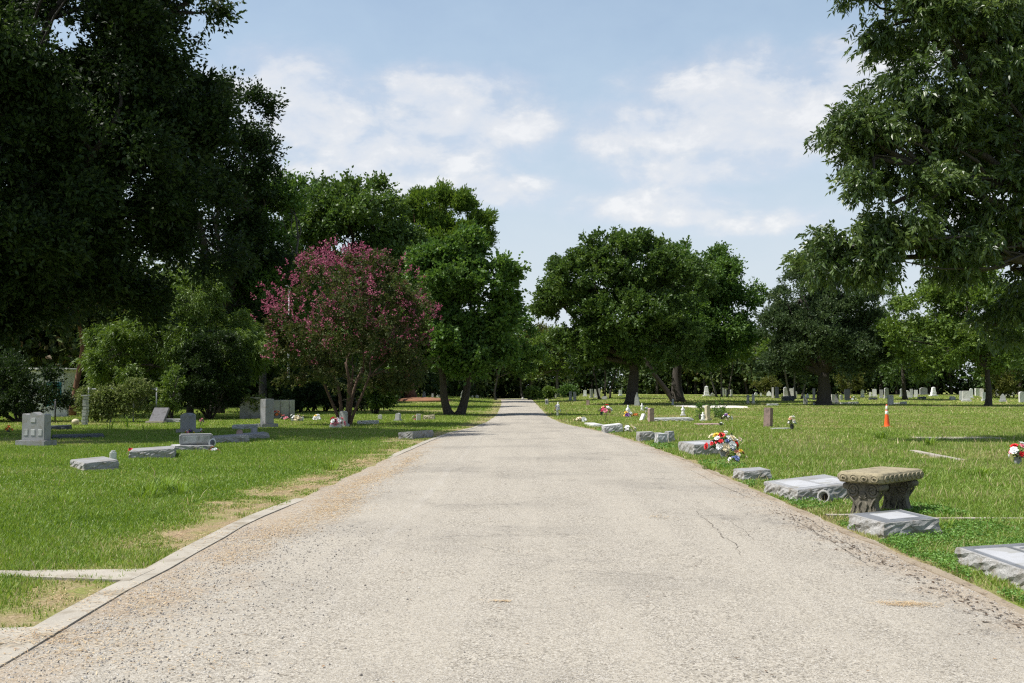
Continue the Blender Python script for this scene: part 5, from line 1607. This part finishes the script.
# mound of bare reddish soil under the pine
M['soil_red'] = stone_mat('red_soil', (.16, .07, .035), (.3, .15, .075), 8, 1, 1, .4)
p = at(414, 401.5)
bm = bmesh.new(); bmesh.ops.create_icosphere(bm, subdivisions=4, radius=1)
for v in bm.verts:
    n_ = lump(v.co.x * 2, v.co.y * 2, 41, 2)
    v.co = Vector((v.co.x * 3.3 * (1 + .1 * n_), v.co.y * 4 * (1 + .1 * n_), max(-.1, v.co.z * .34 * (1 + .2 * n_))))
o = bm_obj('soil_mound', bm, M['soil_red'], None, True); o.location = (p.x + .4, p.y + 3, float(gz(p.x, p.y + 3)))
tag(o, 'low mound of bare reddish soil round the rust-red trunk', 'soil mound')

# ------------------------------------------------------------------ far rows on the other side
FR = 'pale headstones in the far rows'
rows = [
 (556, 392, 396.4, 1.8, 'round', 'marble', 'slim white marker next to a tiny shrub near the road end'),
 (570.5, 391.5, 400.5, 2.6, 'flat', 'marble_gray', 'grey upright stone, first of a close pair near the road end'), (574.8, 391.8, 401, 3, 'round', 'marble_gray', 'grey rounded stone, second of a close pair near the road end'),
 (585, 390, 396.5, 3.2, 'arch', 'marble_bright', 'bright white stone first of the group before the thin stems'), (591.5, 389, 398, 3, 'flat', 'marble_gray', 'tall pale stone second of the group before the thin stems'),
 (595.8, 389.3, 398, 3, 'flat', 'marble', 'tall pale stone in the middle of the group before the thin stems'), (599, 388.6, 398.2, 2.6, 'arch', 'marble_gray', 'tall rounded stone last of the group before the thin stems'),
 (604.5, 396.2, 399.6, 5.4, 'arch', 'marble_gray', 'low wide pale stone with a dark face by the thin stems'), (620.5, 389.8, 396, 3, 'flat', 'marble_bright', 'bright white stone alone beside the broad oak trunk'),
 (628, 391, 397, 2.4, 'peak', 'granite', 'bluish stone half behind the broad oak trunk'), (637, 392.5, 406, 5.6, 'peak', 'marble_gray', 'grey pointed stone in the shade in front of the broad oak trunk'),
 (588, 400.5, 405.5, 3.2, 'flat', 'granite_pink', 'small brownish stone with dark shade behind it'), (672.8, 399, 405.5, 2, 'arch', 'marble_gray', 'narrow pale stone before the bent oak trunk'),
 (682.5, 392, 398.3, 3, 'peak', 'marble', 'leaning pale stone behind the bent oak trunk'), (712.5, 393, 396.3, 5, 'peak', 'marble', 'low white fragment beside the tall white monument'),
 (723, 388, 396, 2.8, 'flat', 'marble', 'white upright with a slim neighbour behind the pale pad'), (726, 389.5, 396, 1.6, 'arch', 'marble_gray', 'thin stone leaning on the white upright behind the pale pad'),
 (731.3, 389.8, 396.3, 2.2, 'round', 'marble', 'lone narrow white stone behind the pale pad'),
 (748, 395, 403.8, 2.4, 'arch', 'marble_gray', 'small grey stone, one of two on a shared footing by the pad'), (753.3, 394.5, 403.8, 2.6, 'arch', 'marble', 'small white stone, the other of two on a shared footing by the pad'),
 (756, 392.6, 396, 3.2, 'round', 'marble_bright', 'bright low stone behind the two stones by the pad'), (761, 393, 396, 2, 'flat', 'marble', 'tiny white stone before the round olive shrub'),
 (769, 391, 396.2, 5.2, 'peak', 'marble_bright', 'white triangular stone by the round olive shrub'), (772.8, 387.5, 398, 2, 'flat', 'marble', 'narrow pale slab beside the dark white-capped tablet'),
 (777, 387, 398.4, 3.6, 'arch', 'granite_dark', 'dark tablet with a pale rim past the triangular stone'), (786, 387.3, 397.5, 4.6, 'arch', 'marble', 'broad pale tablet leading the tall group beside the cedar'),
 (792.2, 388.4, 397.5, 4.8, 'flat', 'marble', 'broad square tablet in the middle of the tall group beside the cedar'), (796, 391.5, 397.5, 2, 'round', 'marble_bright', 'small bright stone ending the tall group beside the cedar'),
 (804, 394, 398.5, 3.2, 'peak', 'marble_bright', 'white pointed stone, first of twins near the cedar trunk'), (807.5, 393.5, 398.5, 3.2, 'peak', 'marble_bright', 'white pointed stone, second of twins near the cedar trunk'),
 (805.5, 398.5, 404.5, 4, 'flat', 'marble_gray', 'grey square stone in front of the white pointed twins'), (814, 388.5, 400, 2.6, 'flat', 'granite_dark', 'dark narrow tablet right against the cedar trunk'),
 (833, 394.6, 403.5, 3.4, 'flat', 'marble', 'pale stone joined to another past the cedar trunk'), (836.8, 394.3, 404, 3.4, 'flat', 'marble_gray', 'tall grey stone paired with a pale one past the cedar trunk'),
 (841.3, 395, 400, 3, 'arch', 'marble_gray', 'small pale stone beside the dark capped tablet'), (847.3, 389.5, 400.5, 5, 'flat', 'granite_dark', 'dark bluish tablet with a white cap past the cedar'),
 (862.5, 389.5, 397.5, 3.4, 'round', 'marble_bright', 'white round-topped stone with a dark side, first past the dark tablet'), (870.3, 392, 396.6, 2.2, 'round', 'marble', 'small white stone before a taller white one in the far row'),
 (874.5, 389, 396.6, 4, 'arch', 'marble', 'shouldered white stone in the far row above the lone near stone'), (881.5, 389.7, 398.2, 3.2, 'flat', 'marble_gray', 'grey square stone of the dense cluster behind the cone'),
 (886.5, 388, 398.5, 4.4, 'arch', 'marble_gray', 'tallest rounded stone of the dense cluster behind the cone'), (890.6, 395, 405.2, 5.6, 'flat', 'marble', 'pale square stone standing nearest behind the cone'),
 (902.3, 388.7, 396.8, 4, 'arch', 'marble_gray', 'rounded stone with a dark face in the far row'), (907.6, 390.5, 398, 6, 'peak', 'marble', 'jumbled pale monument in the far row'),
 (911.5, 389, 397.4, 2.8, 'flat', 'marble_gray', 'square stone behind the jumbled pale monument'), (916, 390, 397.2, 3.4, 'flat', 'marble', 'clean white square stone after the jumbled monument'),
 (923.5, 387, 394.6, 7.4, 'arch', 'granite', 'wide bluish-grey stone against the scrub'),
 (961, 391, 400.3, 3, 'round', 'marble', 'narrow white stone at the edge of the bright cluster'), (966.5, 391, 401.5, 7, 'flat', 'marble', 'widest white block of the bright cluster by the straight trunk'),
 (971.4, 388.5, 398.5, 3, 'round', 'marble_bright', 'white rounded stone rising behind the widest block'), (977.2, 388.3, 396, 4.6, 'flat', 'marble_bright', 'bright square stone, first of two touching ones by the straight trunk'),
 (981.8, 388.3, 397, 3.6, 'arch', 'marble', 'bright arched stone touching the square one by the straight trunk'), (983.8, 392.3, 401, 3.4, 'flat', 'marble', 'white stone partly hidden by the straight trunk'),
 (998.3, 389.5, 396, 4.4, 'arch', 'marble', 'white stone past the straight trunk, highest of that side'), (1003, 394, 401.8, 5.6, 'peak', 'marble_gray', 'tilted pale stone past the straight trunk'),
 (1008, 392.6, 396.4, 4, 'flat', 'marble', 'low white stone, first of a pair under the dark oak'), (1013, 392.2, 396.4, 3.6, 'peak', 'marble', 'low white stone, second of a pair under the dark oak'),
 (1022, 391.8, 402.5, 6.4, 'arch', 'marble', 'big white stone with a dark base cut by the picture edge'), (952.5, 396.3, 400, 6.4, 'arch', 'marble_gray', 'low wide grey stone at the start of the bright cluster'),
]
for (px, top, base, w_, sh, mt_, lab) in rows:
    pl = (base - top) > 6 and rnd.random() < .6
    headstone(px, top, base, w_, sh, mt_, lab, rnd.uniform(-.35, .35), None, pl, FR)
obelisk(706.5, 386, 396.3, 4, 'marble_bright', 'tall white monument on a stepped base behind the bent oak', FR, 0)
obelisk(933.5, 387, 396.2, 4, 'marble_bright', 'tall tapering white monument alone before the bright elm', FR, .1)
FLAT = 'low pale stones in the far rows'
for k, (px, py, sx, sy, h, lab) in enumerate([(897, 404, 1.5, .7, .1, 'pale flat ledger past the square stone behind the cone'), (903.5, 404.5, .5, .4, .25, 'white lump of stone at the end of the pale flat ledger'), (853, 404, .9, .6, .2, 'low white stone in front of the dark bluish tablet'),
                                        (843.5, 404, .7, .5, .15, 'low grey stone beside the low white one before the dark tablet'), (772.5, 406, .9, .6, .2, 'low stone with a dark hollow in front of the tall group'), (788, 401, 1.2, .8, .5, 'dark block below the broad tablets of the tall group'),
                                        (922, 399, .8, .5, .25, 'dark low block in the grass of the far row'), (873, 400, .8, .5, .25, 'dark low stone in the shade before the far row')]):
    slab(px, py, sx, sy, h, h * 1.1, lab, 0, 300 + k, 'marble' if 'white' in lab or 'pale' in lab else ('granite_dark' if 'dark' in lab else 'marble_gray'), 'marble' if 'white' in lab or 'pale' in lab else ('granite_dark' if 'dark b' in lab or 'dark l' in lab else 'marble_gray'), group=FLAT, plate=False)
# pale pad
p = at(713, 407)
bm = bmesh.new()
for q in range(22):
    a = 2 * math.pi * q / 22
    bm.verts.new((math.cos(a) * 2.9 * (1 + .12 * math.sin(3 * a)), math.sin(a) * 6.5 * (1 + .1 * math.sin(5 * a)), .05))
bm.verts.ensure_lookup_table(); f = bm.faces.new(bm.verts[:])
e = bmesh.ops.extrude_face_region(bm, geom=[f])
for v in e['geom']:
    if isinstance(v, bmesh.types.BMVert): v.co.z -= .08
o = bm_obj('grave_pad', bm, M['sandpad']); o.location = (p.x, p.y, float(gz(p.x, p.y)))
tag(o, 'broad pale sandy grave pad in the lawn beside the bent oak', 'grave pad')
block(p.x, p.y, 0, 2.6, 5.5)
p = at(958, 439)
bm_obj_ = bevel_box((2.6, .9, .06), .015, 1, (0, 0, 0))
o = bm_obj('grave_pad', bm_obj_, M['concrete']); o.location = (p.x, p.y, .02)
tag(o, 'flush concrete grave pad in the shade of the pecan', 'grave pad')

# ------------------------------------------------------------------ boundary: fence, wall, shed, lamp
d = 46.5
xa, xb = on(88, 420, d).x, on(156, 420, d).x
t = thing('vine_fence', ((xa + xb) / 2, d, 0), 'wire fence smothered in pale flowering vine between two posts', 'fence')
L_ = xb - xa
for x0 in (-L_ / 2, -L_ / 6, L_ / 6, L_ / 2):
    g = Geo(); g.tube([(x0, 0, -.1), (x0, 0, 1.62)], .035, 10); g.build('post', M['metal'], t, smooth=True)
g = Geo(); g.tube([(-L_ / 2, 0, 1.55), (L_ / 2, 0, 1.55)], .022, 8); g.build('top_rail', M['metal'], t, smooth=True)
g = Geo()
for k in range(int(L_ / .11)):
    x0 = -L_ / 2 + .11 * k
    for s in (1, -1):
        a_, b_ = (x0, .02, 0), (x0 + s * 1.5, .02, 1.5)
        if -L_ / 2 <= b_[0] <= L_ / 2: g.tube([a_, b_], .004, 4, cap=False)
g.build('wire_mesh', M['metal'], t)
lbs = [((x0, -.05, 1.0 + .15 * math.sin(x0 * 2)), (.75, .35, .75)) for x0 in np.linspace(-L_ / 2 + .3, L_ / 2 - .5, 6)]
g, S = crown_geo(lbs, 15000, .1, .065, 401, nsub=60, ncl=520, cr=.17, zlo=-.9, up=0)
g.build('vine', VIN, t, attr=True)
# stacked stone gate post
p = at(85, 425)
t = thing('gate_post', (p.x, p.y, 0), 'pale post of stacked rough stones at the shady end of the vine fence', 'gate post')
z = -.05
r_ = random.Random(3)
g = Geo()
for k in range(9):
    h_ = .14
    bm_ = bevel_box((.2 * r_.uniform(.85, 1.25), .22 * r_.uniform(.9, 1.2), h_), .02, 2, (r_.uniform(-.03, .03), 0, z + h_ / 2))
    me_ = bpy.data.meshes.new('tmp'); bm_.to_mesh(me_); bm_.free()
    vv = np.array([v.co for v in me_.vertices])
    for f_ in me_.polygons:
        g.add(vv[list(f_.vertices)], [tuple(range(len(f_.vertices)))])
    bpy.data.meshes.remove(me_)
    z += h_ + .003
g.build('stone_courses', M['marble_gray'], t)
bm_obj('cap', bevel_box((.3, .3, .06), .015, 2, (0, 0, z + .032)), M['marble_gray'], t)
p = at(75.5, 425)
bm = bmesh.new(); bmesh.ops.create_icosphere(bm, subdivisions=3, radius=1)
for v in bm.verts: v.co = Vector((v.co.x * .16, v.co.y * .14, v.co.z * .13)) * (1 + .08 * lump(v.co.x * 4, v.co.y * 4 + v.co.z * 3, 5, 1)); v.co.z += .14
o = bm_obj('rock', bm, M['limestone'], None, True); o.location = (p.x, p.y, 0)
tag(o, 'round cream-coloured rock at the foot of the stacked stone post', 'rock')
# bare dark post beside the bush
p = at(55, 423)
g = Geo(); g.tube([(0, 0, -.1), (0, 0, 1.05)], .035, 8); g.lathe([(0, 1.09), (.05, 1.06), (.05, 1.04), (0, 1.04)], (0, 0, 0), 10)
o = g.build('fence_post', M['metal_dark'], smooth=True); o.location = p
tag(o, 'thin dark post between the shady bush and the stacked stone post', 'post')
# weathered wall: front and a receding end
p = at(240, 419); q = at(273, 418)
d = p.y
t = thing('stucco_wall', (p.x, d, 0), 'weathered grey stucco wall with ivy trailing over its top', 'wall')
Lw = q.x - p.x
hw_ = px2m(21, d)
bm_obj('panel', bevel_box((Lw, .22, hw_), .02, 2, (Lw / 2, 0, hw_ / 2 - .03)), M['wall_stucco'], t)
bm_obj('coping', bevel_box((Lw + .1, .34, .07), .015, 2, (Lw / 2, 0, hw_ + .008)), M['wall_stucco'], t)
bm_ = bevel_box((1.5, .2, hw_ * .93), .02, 2, (.75, 0, hw_ * .465 - .03))
w2 = bm_obj('return_wall', bm_, M['wall_stucco'], t); w2.location = (Lw + .115, .05, 0); w2.rotation_euler = (0, 0, R(38))
for k in range(3):
    bm_obj('pilaster', bevel_box((.1, .05, hw_ * .92), .01, 1, (.25 + .5 * k, -.127, hw_ * .46 - .03)), M['wall_stucco'], w2)
g, S = crown_geo([((.5, -.15, hw_ * .85), (.3, .14, .3)), ((.75, -.15, hw_ * .6), (.2, .1, .35)), ((1.1, -.13, hw_), (.5, .14, .1))], 1400, .09, .06, 411, nsub=16, ncl=80, cr=.1, up=-.2)
g.build('ivy', VIN, t, attr=True)
block(p.x + Lw / 2, d, 0, Lw / 2, .2)
# shed glimpsed beyond the vine
M['shed_white'] = plain_mat('shed_white', (.62, .62, .58), .7, .2, 4)
M['shed_teal'] = plain_mat('shed_teal', (.03, .2, .24), .6, .25, 4)
d = 61
p = on(48, 400, d)
t = thing('shed', (p.x, d, 0), 'white and teal shed glimpsed through the leaves behind the vine fence', 'shed', None, .1)
bm_obj('wall', bevel_box((2.6, 2.2, 2.7), .02, 1, (0, 0, 1.33)), M['shed_white'], t)
bm_obj('roof', bevel_box((3.1, 2.6, .12), .02, 1, (0, 0, 2.745)), M['shed_white'], t)
dr_ = bm_obj('door', bevel_box((.85, .06, 1.95), .01, 1, (.75, -1.133, .98)), M['shed_teal'], t)
bm_obj('handle', bevel_box((.03, .05, .14), .005, 1, (.45, -1.19, 1.0)), M['metal'], dr_)
d = 55
a, b = on(45, 412, d), on(68, 404, d)
t = thing('low_wall', ((a.x + b.x) / 2, d, 0), 'low whitish sloping wall glimpsed behind the thin dark post', 'wall')
bm = bmesh.new()
x0, x1 = a.x - (a.x + b.x) / 2, b.x - (a.x + b.x) / 2
pts = [(x0, -.05), (x1, -.05), (x1, b.z + .2), (x0, a.z + .25)]
bm = extrude_outline(pts, .2, .01)
bm_obj('body', bm, M['marble'], t)
# rust-red pine trunk standing behind the vine
d = 57
p = on(72, 405, d)
tree('pine_tree', 'reddish bare trunk in the gap behind the vine fence, crown lost in the oak', 'tree', (p.x, d, 0),
     [lob(60, 250, 70, 50, d), lob(20, 290, 60, 40, d), lob(95, 300, 50, 34, d), lob(70, 190, 60, 50, d)], OAKD, M['bark_red'], .17, (.1, 0, 6), SH, 421, nleaf=24000, L=.28, Wd=.12, nsub=50, ncl=420, cr=.5, twigs=30)
# street lamp
d = 74
p = on(288, 405, d)
hz_ = on(287, 283, d).z
t = thing('street_lamp', (p.x, d, 0), 'grey lamp pole with small white heads showing above the crepe myrtle', 'street lamp')
g = Geo(); g.tube([(0, 0, -.1), (0, 0, 3), (0, 0, hz_ - .15)], [.1, .08, .055], 12); g.build('pole', M['metal'], t, smooth=True)
for dx, dz in ((-.32, .12), (-.2, -.1)):
    g = Geo(); g.tube([(0, 0, hz_ - .25), (dx * .5, -.05, hz_ - .2 + dz * .6), (dx, -.1, hz_ - .15 + dz)], .022, 8); arm = g.build('arm', M['metal'], t, smooth=True)
    g = Geo()
    g.tube([(dx + .04, -.1, hz_ - .15 + dz), (dx - .02, -.1, hz_ - .14 + dz), (dx - .18, -.12, hz_ - .1 + dz), (dx - .24, -.12, hz_ - .1 + dz)], [.03, .07, .075, .03], 10)
    g.build('lamp_head', M['white_lamp'], arm, smooth=True)

grow_grass()
scene.cycles.use_denoising = False
